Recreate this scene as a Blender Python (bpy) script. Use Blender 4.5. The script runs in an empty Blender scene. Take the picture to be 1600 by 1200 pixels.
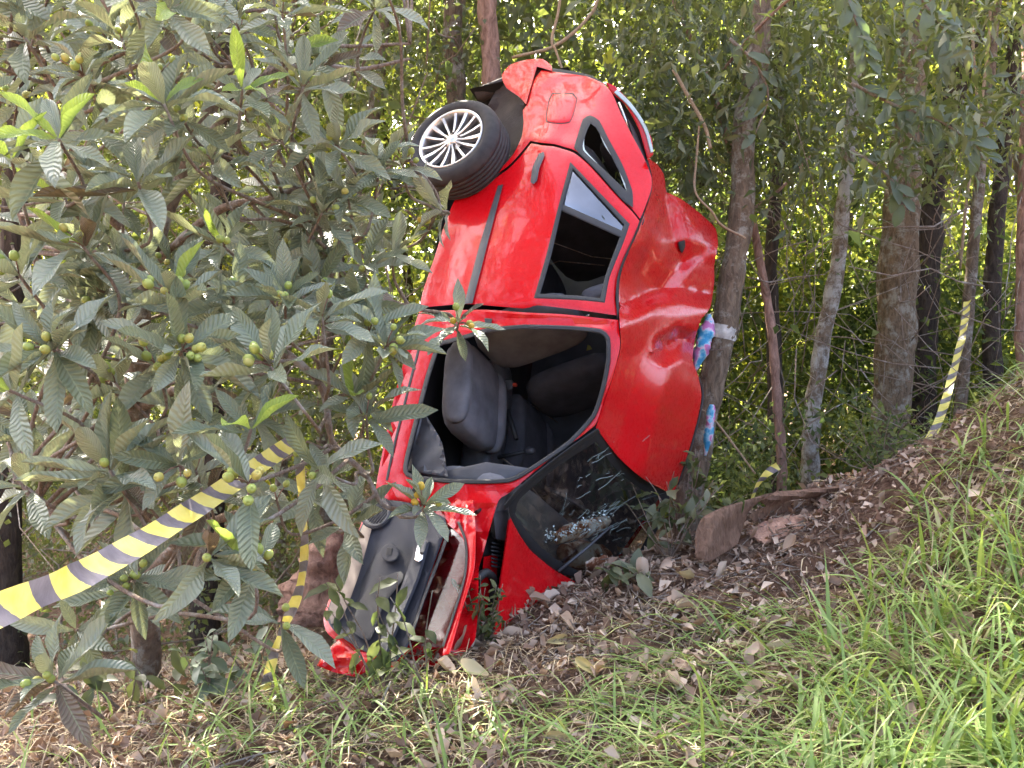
import bpy, math, random
import numpy as np
from mathutils import Matrix, Vector
from mathutils.geometry import delaunay_2d_cdt

# ------------------------------------------------------------------ camera, sky, sun, exposure
SC = bpy.context.scene
COL = SC.collection
FPX, CAMZ = 1500.0, 1.55
cam = bpy.data.cameras.new('camera'); camo = bpy.data.objects.new('camera', cam); COL.objects.link(camo)
cam.lens = 36.0 * FPX / 1600.0; cam.sensor_width = 36.0; cam.clip_start = 0.05; cam.clip_end = 500
camo.location = (0, 0, CAMZ); camo.rotation_euler = (math.radians(90), 0, 0)
SC.camera = camo
SUN_EL, SUN_AZ = math.radians(47), math.radians(-24)       # azimuth measured from +Y towards +X
W = bpy.data.worlds.new('World'); SC.world = W; W.use_nodes = True
wn = W.node_tree.nodes; wl = W.node_tree.links
sky = wn.new('ShaderNodeTexSky'); sky.sky_type = 'NISHITA'; sky.sun_disc = False
sky.sun_elevation = SUN_EL; sky.sun_rotation = SUN_AZ
sky.air_density = 0.5; sky.dust_density = 8.0; sky.ozone_density = 0.5
wl.new(sky.outputs[0], wn['Background'].inputs[0]); wn['Background'].inputs[1].default_value = 0.15
sl = bpy.data.lights.new('sun', 'SUN'); sl.energy = 5.0; sl.angle = math.radians(0.6); sl.color = (1.0, 0.93, 0.80)
so = bpy.data.objects.new('sun', sl); COL.objects.link(so); so.location = (-10, 25, 25)
sdir = Vector((math.sin(SUN_AZ) * math.cos(SUN_EL), math.cos(SUN_AZ) * math.cos(SUN_EL), math.sin(SUN_EL)))
so.rotation_euler = sdir.to_track_quat('Z', 'Y').to_euler()
SC.view_settings.view_transform = 'Standard'; SC.view_settings.look = 'None'
SC.view_settings.exposure = 3.65; SC.view_settings.gamma = 1.0
try: SC.view_settings.use_curve_mapping = False
except Exception: pass
SC.cycles.max_bounces = 8; SC.cycles.transparent_max_bounces = 12
SC.cycles.use_denoising = True
rng = np.random.default_rng(7); random.seed(7)

# ------------------------------------------------------------------ helpers
def PX(u, v, Y):
    """pixel + distance -> world point(s)"""
    u = np.asarray(u, float); v = np.asarray(v, float); Y = np.asarray(Y, float)
    return np.stack([(u - 800) * Y / FPX, Y * np.ones_like(u), CAMZ + (600 - v) * Y / FPX], -1)
def TOPX(P):
    P = np.asarray(P, float)
    return 800 + FPX * P[..., 0] / P[..., 1], 600 - FPX * (P[..., 2] - CAMZ) / P[..., 1]
def unit(a):
    a = np.asarray(a, float); return a / (np.linalg.norm(a, axis=-1, keepdims=True) + 1e-12)
class TPS:
    def __init__(s, pts, val, smooth=0.0):
        s.p = np.asarray(pts, float); s.c = s.p.mean(0); s.sc = s.p.std() + 1e-9
        q = (s.p - s.c) / s.sc; n = len(q)
        A = np.zeros((n + 3, n + 3)); A[:n, :n] = s.k(q, q) + smooth * np.eye(n)
        A[:n, n] = 1; A[:n, n + 1:] = q; A[n, :n] = 1; A[n + 1:, :n] = q.T
        s.w = np.linalg.solve(A, np.r_[np.asarray(val, float), 0, 0, 0]); s.q = q
    @staticmethod
    def k(a, b):
        r2 = ((a[:, None, :] - b[None]) ** 2).sum(-1); return 0.5 * r2 * np.log(r2 + 1e-12)
    def __call__(s, x, y):
        x = np.asarray(x, float); sh = x.shape
        z = (np.stack([x.ravel(), np.asarray(y, float).ravel()], -1) - s.c) / s.sc; n = len(s.q)
        return (s.k(z, s.q) @ s.w[:n] + s.w[n] + z @ s.w[n + 1:]).reshape(sh)
def smoothnoise(P, scale, seed=0):
    r = np.random.default_rng(seed); P = np.asarray(P, float); o = np.zeros(P.shape[:-1])
    for i in range(6):
        k = r.normal(size=P.shape[-1]); k = k / np.linalg.norm(k) * (2 * math.pi / scale) * r.uniform(.6, 1.6)
        o += np.sin(P @ k + r.uniform(0, 6.28))
    return o / 2.5

WM = {}
def mesh_data(name, V, F, mats, uv=None, smooth=True, midx=None):
    V = np.asarray(V, np.float32); m = bpy.data.meshes.new(name)
    if isinstance(F, np.ndarray):
        k = F.shape[1]; m.vertices.add(len(V)); m.vertices.foreach_set('co', V.ravel())
        m.loops.add(F.size); m.loops.foreach_set('vertex_index', F.astype(np.int32).ravel())
        m.polygons.add(len(F)); m.polygons.foreach_set('loop_start', np.arange(0, F.size, k, dtype=np.int32))
        try: m.polygons.foreach_set('loop_total', np.full(len(F), k, np.int32))
        except Exception: pass
        m.update(calc_edges=True)
    else:
        m.from_pydata(V.tolist(), [], [tuple(int(i) for i in f) for f in F]); m.update()
    if uv is not None:
        L = m.uv_layers.new(name='UVMap'); vi = np.empty(len(m.loops), np.int32); m.loops.foreach_get('vertex_index', vi)
        L.data.foreach_set('uv', np.asarray(uv, np.float32)[vi].ravel())
    for mt in (mats if isinstance(mats, (list, tuple)) else [mats]): m.materials.append(mt)
    if midx is not None: m.polygons.foreach_set('material_index', np.asarray(midx, np.int32))
    m.polygons.foreach_set('use_smooth', np.full(len(m.polygons), bool(smooth)))
    m.validate(); m.update(); return m
def link(o, parent=None, label=None, cat=None, group=None, kind=None):
    COL.objects.link(o)
    if parent is not None: o.parent = parent; WM[o] = WM[parent]
    elif o not in WM: WM[o] = Matrix.Identity(4)
    if label: o['label'] = label
    if cat: o['category'] = cat
    if group: o['group'] = group
    if kind: o['kind'] = kind
    return o
def add(name, V, F, mats, parent=None, uv=None, smooth=True, midx=None, origin=None, **kw):
    """V in world space; the object is stored in its parent's space"""
    V = np.asarray(V, float)
    if parent is not None:
        I = np.array(WM[parent].inverted()); V = V @ I[:3, :3].T + I[:3, 3]
    loc = None
    if parent is None:
        loc = np.asarray(origin if origin is not None else [V[:, 0].mean(), V[:, 1].mean(), V[:, 2].min()], float); V = V - loc
    o = bpy.data.objects.new(name, mesh_data(name, V, F, mats, uv, smooth, midx))
    if loc is not None: o.location = loc; WM[o] = Matrix.Translation(loc)
    return link(o, parent, **kw)
def empty(name, loc, label, cat, group=None, rot=None):
    o = bpy.data.objects.new(name, None); o.empty_display_size = .1
    M = Matrix.Translation(Vector(loc))
    if rot is not None: M = M @ Matrix(rot.tolist()).to_4x4()
    o.matrix_world = M; WM[o] = M
    return link(o, None, label, cat, group)
def place(name, me, Mw, parent, **kw):
    o = bpy.data.objects.new(name, me); COL.objects.link(o); o.parent = parent
    o.matrix_basis = WM[parent].inverted() @ Mw
    for k, v in kw.items(): o[k] = v
    return o
def catmull(P, n=8):
    P = np.asarray(P, float); 
    if len(P) < 3:
        t = np.linspace(0, 1, n)[:, None]; return P[0] * (1 - t) + P[-1] * t
    Q = np.vstack([2 * P[0] - P[1], P, 2 * P[-1] - P[-2]]); out = []
    for i in range(1, len(Q) - 2):
        t = np.linspace(0, 1, n, endpoint=False)[:, None]; a, b, c, d = Q[i - 1:i + 3]
        out.append(.5 * (2 * b + (c - a) * t + (2 * a - 5 * b + 4 * c - d) * t ** 2 + (3 * b - a - 3 * c + d) * t ** 3))
    return np.vstack(out + [P[-1:]])
def tube_geo(path, rad, n=10, rough=0.0, seed=0, cap=True, scale=.25):
    path = np.asarray(path, float); rad = np.asarray(rad, float) * np.ones(len(path)); T = unit(np.gradient(path, axis=0))
    up = np.array([0, 0, 1.]) if abs(T[0, 2]) < .8 else np.array([0, 1., 0]); N = []
    s = unit(np.cross(up, T[0]))
    for t in T: s = unit(s - t * (s @ t)); N.append(s)
    N = np.array(N); B = np.cross(T, N); a = np.linspace(0, 2 * math.pi, n, endpoint=False)
    D = N[:, None] * np.cos(a)[None, :, None] + B[:, None] * np.sin(a)[None, :, None]
    R = rad[:, None] * np.ones((1, n))
    if rough: R = R * (1 + rough * smoothnoise(path[:, None] + D * rad[:, None, None], scale, seed) + rough * .6 * smoothnoise(path[:, None] + D * rad[:, None, None], scale * .3, seed + 1))
    V = (path[:, None] + D * R[..., None]).reshape(-1, 3); F = []
    for i in range(len(path) - 1):
        for j in range(n):
            k = (j + 1) % n; F.append((i * n + j, i * n + k, (i + 1) * n + k, (i + 1) * n + j))
    if cap: F.append(tuple(range(n - 1, -1, -1))); F.append(tuple(range((len(path) - 1) * n, len(path) * n)))
    return V, F
def tube(name, path, rad, mat, parent=None, n=10, rough=0, seed=0, scale=.25, **kw):
    V, F = tube_geo(path, rad, n, rough, seed, scale=scale); return add(name, V, F, mat, parent, **kw)
def merge(parts):
    V, F, o = [], [], 0
    for v, f in parts:
        V.append(np.asarray(v, float)); F += [tuple(int(i) + o for i in x) for x in f]; o += len(v)
    return np.vstack(V), F
def frames(d, n):
    """columns: side, along d, normal"""
    d = unit(d); n = np.asarray(n, float); n = unit(n - d * (n * d).sum(-1, keepdims=True)); s = np.cross(d, n)
    return np.stack([s, d, n], -1)
def scatter(tV, tF, R, P, S, tuv=None):
    """copies of one template: R (N,3,3), P (N,3), S (N,) or (N,3)"""
    N = len(P); S = np.asarray(S, float); S = S[:, None] * np.ones(3) if S.ndim == 1 else S
    V = np.einsum('nij,nkj->nki', R, tV[None] * S[:, None, :]) + P[:, None]
    F = (tF[None] + (np.arange(N) * len(tV))[:, None, None]).reshape(-1, tF.shape[1])
    return V.reshape(-1, 3), F, (None if tuv is None else np.tile(tuv, (N, 1)))
def join_np(lst):
    V, F, U, o = [], [], [], 0
    for v, f, u in lst:
        V.append(v); F.append(f + o); o += len(v)
        if u is not None: U.append(u)
    return np.vstack(V), np.vstack(F), (np.vstack(U) if U else None)
def pip(x, y, poly):
    c = np.zeros(x.shape, bool); n = len(poly); j = n - 1
    for i in range(n):
        xi, yi = poly[i]; xj, yj = poly[j]
        if yi != yj: c ^= ((yi > y) != (yj > y)) & (x < (xj - xi) * (y - yi) / (yj - yi) + xi)
        j = i
    return c
def segdist(x, y, a, b):
    a = np.asarray(a, float); b = np.asarray(b, float); d = b - a; t = np.clip(((x - a[0]) * d[0] + (y - a[1]) * d[1]) / (d @ d + 1e-9), 0, 1)
    return np.hypot(x - a[0] - t * d[0], y - a[1] - t * d[1])
def linedist(x, y, L): return np.min([segdist(x, y, L[i], L[i + 1]) for i in range(len(L) - 1)], axis=0)
def rounded(P, sp=6.0):
    """closed outline, Catmull-Rom through the points; a third value of 1 keeps a corner sharp"""
    n = len(P); out = []; Q = np.array([p[:2] for p in P], float); cor = [len(p) > 2 for p in P]
    for i in range(n):
        a, b, c, d = Q[i - 1], Q[i], Q[(i + 1) % n], Q[(i + 2) % n]
        if cor[i]: a = 2 * b - c
        if cor[(i + 1) % n]: d = 2 * c - b
        l = np.linalg.norm(c - b); k = max(1, int(l / sp)); t = np.linspace(0, 1, k, endpoint=False)[:, None]
        cr = .5 * (2 * b + (c - a) * t + (2 * a - 5 * b + 4 * c - d) * t ** 2 + (3 * b - a - 3 * c + d) * t ** 3)
        li = b + (c - b) * t; out.append(.6 * cr + .4 * li)
    return np.vstack(out)
def panel(name, outline, field, mat, parent, holes=(), step=9, off=0.0, dent=None, rim=.014, sp=6.0, edge=3.0, soft=.004, **kw):
    """a curved sheet with folded edges: outline and surface distance -> mesh"""
    loops = [rounded(outline, sp)] + [rounded(h, sp) for h in holes]
    B = np.vstack(loops); E = []; o = 0
    for L in loops:
        n = len(L); E += [(o + i, o + (i + 1) % n) for i in range(n)]; o += n
    lo, hi = loops[0].min(0), loops[0].max(0)
    gx, gy = np.meshgrid(np.arange(lo[0] + step / 2, hi[0], step), np.arange(lo[1] + step / 2, hi[1], step))
    gx[1::2] += step / 2; ins = []
    for L in loops:
        t = np.roll(L, -1, 0) - np.roll(L, 1, 0); nn = unit(np.stack([-t[:, 1], t[:, 0]], -1)); ins += [L + nn * edge, L - nn * edge]
    I = np.vstack(ins); G = np.stack([gx.ravel(), gy.ravel()], -1)
    def inside(x, y):
        c = pip(x, y, loops[0])
        for h in loops[1:]: c &= ~pip(x, y, h)
        return c
    def dist(p): return np.min([linedist(p[:, 0], p[:, 1], np.vstack([L, L[:1]])) for L in loops], axis=0)
    I = I[inside(I[:, 0], I[:, 1])]; I = I[dist(I) > edge * .6] if len(I) else I
    G = G[inside(G[:, 0], G[:, 1])]; G = G[dist(G) > max(edge * 1.6, step * .45)] if len(G) else G
    A = np.vstack([B, I, G]) if len(I) + len(G) else B
    vs, es, fs, *_ = delaunay_2d_cdt([Vector(p) for p in A], E, [], 0, 1e-4)
    P = np.array([(v.x, v.y) for v in vs]); F = np.array([f for f in fs if len(f) == 3])
    c = P[F].mean(1); F = F[inside(c[:, 0], c[:, 1])]
    def cr2(F):
        a, b = P[F[:, 1]] - P[F[:, 0]], P[F[:, 2]] - P[F[:, 0]]; return a[:, 0] * b[:, 1] - a[:, 1] * b[:, 0]
    F = F[np.abs(cr2(F)) > .02]; F = np.where((cr2(F) > 0)[:, None], F[:, ::-1], F)
    Y = field(P[:, 0], P[:, 1]) + off
    if dent is not None: Y = Y + dent(P[:, 0], P[:, 1])
    Y = Y + soft * (dist(P) < .5)
    V = PX(P[:, 0], P[:, 1], Y); F = [tuple(f) for f in F]
    if rim:
        cnt = {}
        for f in F:
            for a, b in zip(f, f[1:] + f[:1]): cnt[(a, b)] = 1
        be = [(a, b) for (a, b) in cnt if (b, a) not in cnt]
        ring = {}; V2 = []
        for a, b in be:
            for q in (a, b):
                if q not in ring:
                    ring[q] = len(V) + len(V2); V2.append(V[q]); V2.append(PX(P[q, 0], P[q, 1], Y[q] + rim))
        for a, b in be: F.append((ring[b], ring[a], ring[a] + 1, ring[b] + 1))
        V = np.vstack([V, V2])
    o = add(name, V, F, mat, parent, **kw); o.data.set_sharp_from_angle(angle=math.radians(24)); return o
def strip_outline(line, w0, w1=None):
    L = catmull(line, 6); t = unit(np.gradient(L, axis=0)); n = np.stack([-t[:, 1], t[:, 0]], -1)
    w = np.linspace(w0, w0 if w1 is None else w1, len(L))[:, None] / 2
    a = L + n * w; b = (L - n * w)[::-1]
    o = [tuple(p) for p in np.vstack([a, b])]
    for i in (0, len(a) - 1, len(a), len(o) - 1): o[i] = o[i] + (1,)
    return o

# ------------------------------------------------------------------ materials
def nodes(name):
    m = bpy.data.materials.new(name); m.use_nodes = True; nt = m.node_tree; b = nt.nodes['Principled BSDF']; return m, nt, b
def N(nt, t, **kw):
    n = nt.nodes.new(t)
    for k, v in kw.items():
        if isinstance(k, str) and k.startswith('i_'): n.inputs[k[2:]].default_value = v
        else: setattr(n, k, v)
    return n
def ramp(nt, fac, stops, interp='LINEAR'):
    r = nt.nodes.new('ShaderNodeValToRGB'); r.color_ramp.interpolation = interp
    while len(r.color_ramp.elements) < len(stops): r.color_ramp.elements.new(.5)
    for e, (p, c) in zip(r.color_ramp.elements, stops): e.position = p; e.color = (*c, 1)
    nt.links.new(fac, r.inputs[0]); return r.outputs[0]
def noise(nt, scale, detail=4, rough=.55, coord='Object', vec=None, dist=0):
    n = nt.nodes.new('ShaderNodeTexNoise'); n.inputs['Scale'].default_value = scale; n.inputs['Detail'].default_value = detail
    n.inputs['Roughness'].default_value = rough; n.inputs['Distortion'].default_value = dist
    if vec is None: vec = nt.nodes.new('ShaderNodeTexCoord').outputs[coord]
    nt.links.new(vec, n.inputs['Vector']); return n.outputs['Fac']
def math_(nt, op, a, b=None, c=None):
    n = nt.nodes.new('ShaderNodeMath'); n.operation = op
    for i, x in enumerate((a, b, c)):
        if x is None: continue
        if isinstance(x, (int, float)): n.inputs[i].default_value = x
        else: nt.links.new(x, n.inputs[i])
    return n.outputs[0]
def bump(nt, b, h, strength=.5, dist=.01):
    n = nt.nodes.new('ShaderNodeBump'); n.inputs['Strength'].default_value = strength; n.inputs['Distance'].default_value = dist
    nt.links.new(h, n.inputs['Height']); nt.links.new(n.outputs[0], b.inputs['Normal']); return n
def simple(name, col, rough=.6, metal=0, nscale=8, var=.25, bmp=0, bscale=60, spec=.5, coat=0):
    m, nt, b = nodes(name); c = np.array(col)
    nt.links.new(ramp(nt, noise(nt, nscale), [(.3, tuple(c * (1 - var))), (.7, tuple(np.minimum(c * (1 + var), 1)))]), b.inputs['Base Color'])
    b.inputs['Roughness'].default_value = rough; b.inputs['Metallic'].default_value = metal; b.inputs['Specular IOR Level'].default_value = spec
    b.inputs['Coat Weight'].default_value = coat
    if bmp: bump(nt, b, noise(nt, bscale, 3), bmp, .004)
    return m
def paint_mat():
    m, nt, b = nodes('red_paint')
    n1 = noise(nt, 3.0, 5); n2 = noise(nt, 45, 6, .7)
    base = ramp(nt, n1, [(.3, (.50, .003, .007)), (.7, (.58, .005, .010))])
    dust = math_(nt, 'MULTIPLY', ramp(nt, n2, [(.50, (0, 0, 0)), (.75, (1, 1, 1))]), ramp(nt, noise(nt, 1.7, 3), [(.5, (0, 0, 0)), (.8, (.16, .16, .16))]))
    mx = N(nt, 'ShaderNodeMix', data_type='RGBA'); nt.links.new(dust, mx.inputs[0]); nt.links.new(base, mx.inputs[6]); mx.inputs[7].default_value = (.30, .16, .11, 1)
    mp = N(nt, 'ShaderNodeMapping'); mp.inputs['Scale'].default_value = (3, 60, 26); mp.inputs['Rotation'].default_value = (.2, .5, .35); nt.links.new(N(nt, 'ShaderNodeTexCoord').outputs['Object'], mp.inputs[0])
    sc_ = math_(nt, 'MULTIPLY', ramp(nt, noise(nt, 1.0, 3, .6, vec=mp.outputs[0]), [(.66, (0, 0, 0)), (.70, (1, 1, 1))]), ramp(nt, noise(nt, 2.3, 3), [(.52, (0, 0, 0)), (.66, (.55, .55, .55))]))
    m2 = N(nt, 'ShaderNodeMix', data_type='RGBA'); nt.links.new(sc_, m2.inputs[0]); nt.links.new(mx.outputs[2], m2.inputs[6]); m2.inputs[7].default_value = (.30, .12, .10, 1); mx = m2
    nt.links.new(mx.outputs[2], b.inputs['Base Color'])
    nt.links.new(ramp(nt, n2, [(.35, (.25,) * 3), (.8, (.34,) * 3)]), b.inputs['Roughness'])
    b.inputs['Coat Weight'].default_value = .85; b.inputs['Coat IOR'].default_value = 1.36; b.inputs['Coat Roughness'].default_value = .06; b.inputs['Specular IOR Level'].default_value = .15
    h = math_(nt, 'ADD', math_(nt, 'MULTIPLY', noise(nt, 5.5, 2, .5), 1.0), math_(nt, 'MULTIPLY', noise(nt, 17, 2, .5), .12))
    bp = bump(nt, b, h, .06, .04); nt.links.new(bp.outputs[0], b.inputs['Coat Normal'])
    return m
def glass_mat(name, tint=(.75, .8, .8), amount=.05, rough=.02):
    m, nt, b = nodes(name); out = nt.nodes['Material Output']
    g = N(nt, 'ShaderNodeBsdfGlossy'); g.inputs['Roughness'].default_value = rough
    t = N(nt, 'ShaderNodeBsdfTransparent'); t.inputs['Color'].default_value = (*tint, 1)
    fr = N(nt, 'ShaderNodeFresnel'); fr.inputs['IOR'].default_value = 1.5
    f = math_(nt, 'MINIMUM', math_(nt, 'ADD', math_(nt, 'MULTIPLY', fr.outputs[0], 1.3), math_(nt, 'MULTIPLY', noise(nt, 3, 4), amount)), 1.0)
    mx = N(nt, 'ShaderNodeMixShader'); nt.links.new(f, mx.inputs[0]); nt.links.new(t.outputs[0], mx.inputs[1]); nt.links.new(g.outputs[0], mx.inputs[2])
    nt.links.new(mx.outputs[0], out.inputs[0]); nt.nodes.remove(b); return m
def leaf_mat(name, stops, trans=.35, rough=.45, spec=.5, tcol=None, veins=False, back=None, vary=0):
    m, nt, b = nodes(name); out = nt.nodes['Material Output']
    geo = N(nt, 'ShaderNodeNewGeometry'); oi = N(nt, 'ShaderNodeObjectInfo')
    r = math_(nt, 'FRACT', math_(nt, 'ADD', geo.outputs['Random Per Island'], oi.outputs['Random']))
    col = ramp(nt, r, stops)
    if veins:
        uv = N(nt, 'ShaderNodeTexCoord').outputs['UV']; sp = N(nt, 'ShaderNodeSeparateXYZ'); nt.links.new(uv, sp.inputs[0])
        ax = math_(nt, 'ABSOLUTE', math_(nt, 'SUBTRACT', sp.outputs[0], .5))
        w = math_(nt, 'SINE', math_(nt, 'MULTIPLY', math_(nt, 'SUBTRACT', math_(nt, 'MULTIPLY', sp.outputs[1], 13), math_(nt, 'MULTIPLY', ax, 4.0)), 6.283))
        mid = math_(nt, 'LESS_THAN', ax, .035)
        h = math_(nt, 'ADD', math_(nt, 'MULTIPLY', w, .5), math_(nt, 'MULTIPLY', mid, -1.2))
        bump(nt, b, h, .75, .006)
        lite = math_(nt, 'MAXIMUM', math_(nt, 'MULTIPLY', mid, .55), math_(nt, 'MULTIPLY', math_(nt, 'GREATER_THAN', w, .86), .22))
        mx = N(nt, 'ShaderNodeMix', data_type='RGBA'); nt.links.new(lite, mx.inputs[0]); nt.links.new(col, mx.inputs[6]); mx.inputs[7].default_value = (.30, .36, .20, 1)
        col = mx.outputs[2]
        sp2 = math_(nt, 'MULTIPLY', math_(nt, 'GREATER_THAN', noise(nt, 55, 2), .70), .35)
        mx = N(nt, 'ShaderNodeMix', data_type='RGBA'); nt.links.new(sp2, mx.inputs[0]); nt.links.new(col, mx.inputs[6]); mx.inputs[7].default_value = (.16, .11, .06, 1); col = mx.outputs[2]
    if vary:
        vr = ramp(nt, noise(nt, vary, 2, .5), [(.36, (.42, .48, .46)), (.5, (.95, .95, .88)), (.64, (1.6, 1.4, .95))]); mx = N(nt, 'ShaderNodeMix', data_type='RGBA', blend_type='MULTIPLY'); mx.inputs[0].default_value = 1; nt.links.new(col, mx.inputs[6]); nt.links.new(vr, mx.inputs[7]); col = mx.outputs[2]  # plant variation plus shaded and sunlit patches painted into the colour
    if back is not None:
        mx = N(nt, 'ShaderNodeMix', data_type='RGBA'); nt.links.new(geo.outputs['Backfacing'], mx.inputs[0]); nt.links.new(col, mx.inputs[6]); mx.inputs[7].default_value = (*back, 1); col = mx.outputs[2]
    nt.links.new(col, b.inputs['Base Color']); b.inputs['Roughness'].default_value = rough; b.inputs['Specular IOR Level'].default_value = spec
    t = N(nt, 'ShaderNodeBsdfTranslucent')
    if tcol is None:
        hs = N(nt, 'ShaderNodeHueSaturation'); hs.inputs['Value'].default_value = 3.0; hs.inputs['Saturation'].default_value = 1.15; nt.links.new(col, hs.inputs['Color']); nt.links.new(hs.outputs[0], t.inputs['Color'])
    else: t.inputs['Color'].default_value = (*tcol, 1)
    ms = N(nt, 'ShaderNodeMixShader'); ms.inputs[0].default_value = trans
    nt.links.new(b.outputs[0], ms.inputs[1]); nt.links.new(t.outputs[0], ms.inputs[2]); nt.links.new(ms.outputs[0], out.inputs[0])
    return m
def bark_mat(name, dark, light, lichen=None, amount=.5, scale=9):
    dark = tuple(min(c * 1.35, 1) for c in dark); light = tuple(min(c * 1.35, 1) for c in light)
    m, nt, b = nodes(name); tc = N(nt, 'ShaderNodeTexCoord'); mp = N(nt, 'ShaderNodeMapping'); mp.inputs['Scale'].default_value = (1, 1, .35)
    nt.links.new(tc.outputs['Object'], mp.inputs[0])
    n1 = noise(nt, scale * 3, 8, .7, vec=mp.outputs[0], dist=.6)
    col = ramp(nt, n1, [(.32, dark), (.68, light)])
    if lichen is not None:
        k = math_(nt, 'MULTIPLY', ramp(nt, noise(nt, 7, 6, .75), [(.60 - amount * .25, (0, 0, 0)), (.70 - amount * .2, (1, 1, 1))]), .85)
        mx = N(nt, 'ShaderNodeMix', data_type='RGBA'); nt.links.new(k, mx.inputs[0]); nt.links.new(col, mx.inputs[6]); mx.inputs[7].default_value = (*lichen, 1); col = mx.outputs[2]
    nt.links.new(col, b.inputs['Base Color']); b.inputs['Roughness'].default_value = .9; b.inputs['Specular IOR Level'].default_value = .2
    bump(nt, b, n1, .9, .03); return m
def soil_mat():
    m, nt, b = nodes('leaf_mould_soil')
    col = ramp(nt, noise(nt, 24, 8, .75), [(.3, (.06, .036, .024)), (.5, (.16, .098, .066)), (.72, (.32, .22, .155))])
    nt.links.new(col, b.inputs['Base Color']); b.inputs['Roughness'].default_value = .95; b.inputs['Specular IOR Level'].default_value = .1
    bump(nt, b, noise(nt, 40, 8, .75), 1.0, .04); return m
def tape_mat():
    m, nt, b = nodes('hazard_stripe_film'); out = nt.nodes['Material Output']
    uv = N(nt, 'ShaderNodeTexCoord').outputs['UV']; sp = N(nt, 'ShaderNodeSeparateXYZ'); nt.links.new(uv, sp.inputs[0])
    s = math_(nt, 'FRACT', math_(nt, 'ADD', sp.outputs[0], math_(nt, 'MULTIPLY', sp.outputs[1], .32)))
    k = math_(nt, 'LESS_THAN', s, .57)
    film_mottle = noise(nt, 14, 5)
    mx = N(nt, 'ShaderNodeMix', data_type='RGBA'); nt.links.new(k, mx.inputs[0])
    nt.links.new(ramp(nt, film_mottle, [(.3, (.10, .09, .10)), (.75, (.26, .24, .26))]), mx.inputs[6]); nt.links.new(ramp(nt, film_mottle, [(.3, (.68, .59, .10)), (.7, (.80, .73, .24))]), mx.inputs[7])  # black stripes painted greyer to stand for sky glare
    nt.links.new(mx.outputs[2], b.inputs['Base Color']); b.inputs['Roughness'].default_value = .38
    bump(nt, b, noise(nt, 22, 3), .5, .01)
    t = N(nt, 'ShaderNodeBsdfTranslucent'); nt.links.new(mx.outputs[2], t.inputs[0]); ms = N(nt, 'ShaderNodeMixShader'); ms.inputs[0].default_value = .22
    nt.links.new(b.outputs[0], ms.inputs[1]); nt.links.new(t.outputs[0], ms.inputs[2]); nt.links.new(ms.outputs[0], out.inputs[0]); return m
M = {}
M['paint'] = paint_mat()
M['rubber'] = simple('black_rubber', (.018, .018, .018), .6, bmp=.2)
M['tyre'] = simple('tyre_rubber', (.030, .027, .026), .75, nscale=20, var=.4, bmp=.2)
M['plastic'] = simple('dark_trim_plastic', (.055, .056, .060), .45, bmp=.3, bscale=220)
M['trim'] = simple('grey_door_trim', (.034, .036, .045), .55, bmp=.25, bscale=260, nscale=3, spec=.22)
M['trim2'] = simple('charcoal_door_trim', (.022, .023, .028), .55, bmp=.3, bscale=260, spec=.25)
M['dash'] = simple('grey_dashboard', (.13, .135, .14), .6, bmp=.3, bscale=260)
M['fabric'] = simple('grey_seat_fabric', (.14, .141, .15), .9, bmp=.5, bscale=300, spec=.2)
M['fabric2'] = simple('dark_seat_fabric', (.065, .066, .074), .9, bmp=.5, bscale=300, spec=.2)
M['alloy'] = simple('machined_alloy', (.70, .68, .66), .28, metal=.85, var=.08)
M['alloydark'] = simple('dark_alloy_pocket', (.02, .02, .022), .5)
M['silver'] = simple('silver_handle', (.75, .75, .74), .25, metal=.8, var=.05)
M['rust'] = simple('brake_steel', (.10, .085, .075), .6, metal=.5)
M['dark'] = simple('underbody_black', (.012, .012, .013), .7)
M['liner'] = simple('brown_mud_liner', (.040, .028, .024), .85, bmp=.5)
M['glass'] = glass_mat('window_glass', (.6, .66, .68), .5); M['shield'] = glass_mat('windscreen_glass', (.86, .9, .9), .22, .04); M['doorglass'] = glass_mat('brown_door_glass', (.42, .36, .30), .10, .12)  # door glass tinted brown to stand for its dull reflection
M['crack'] = simple('crazed_glass_edges', (.36, .46, .44), .15, spec=.8)
M['shards'] = simple('crushed_glass', (.45, .55, .52), .2, spec=.8)
M['lens'] = simple('dark_lamp_gap', (.05, .02, .015), .2)  # dark brown for the open taillight gap, not a lens
M['soil'] = soil_mat()
M['loquat'] = leaf_mat('loquat_leaf', [(0, (.110, .145, .085)), (.5, (.20, .24, .160)), (1, (.34, .375, .275))], .26, .40, .6, (.30, .33, .15), True, (.27, .27, .19))
M['loquat_young'] = leaf_mat('young_loquat_leaf', [(0, (.16, .27, .06)), (1, (.27, .38, .09))], .40, .4, .5, (.42, .55, .08), True, (.26, .32, .12))
M['loquat_dry'] = leaf_mat('dull_brown_loquat_leaf', [(0, (.10, .085, .06)), (1, (.19, .15, .11))], .2, .6, .3, (.2, .14, .06), True, (.2, .16, .11))
M['fruit'] = leaf_mat('green_loquat_fruit', [(0, (.28, .36, .08)), (.7, (.38, .43, .10)), (1, (.48, .42, .11))], .12, .45, .4, (.4, .42, .06))
M['fruit_ripe'] = leaf_mat('ripening_loquat_fruit', [(0, (.55, .42, .05)), (1, (.62, .36, .05))], .12, .45, .4, (.5, .4, .06))
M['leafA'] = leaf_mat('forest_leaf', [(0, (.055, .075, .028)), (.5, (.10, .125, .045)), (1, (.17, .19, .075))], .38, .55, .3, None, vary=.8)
M['leafB'] = leaf_mat('sun_flecked_forest_leaf', [(0, (.060, .080, .028)), (.5, (.105, .130, .040)), (1, (.18, .19, .060))], .45, .6, .2, None, vary=.55)
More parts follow.
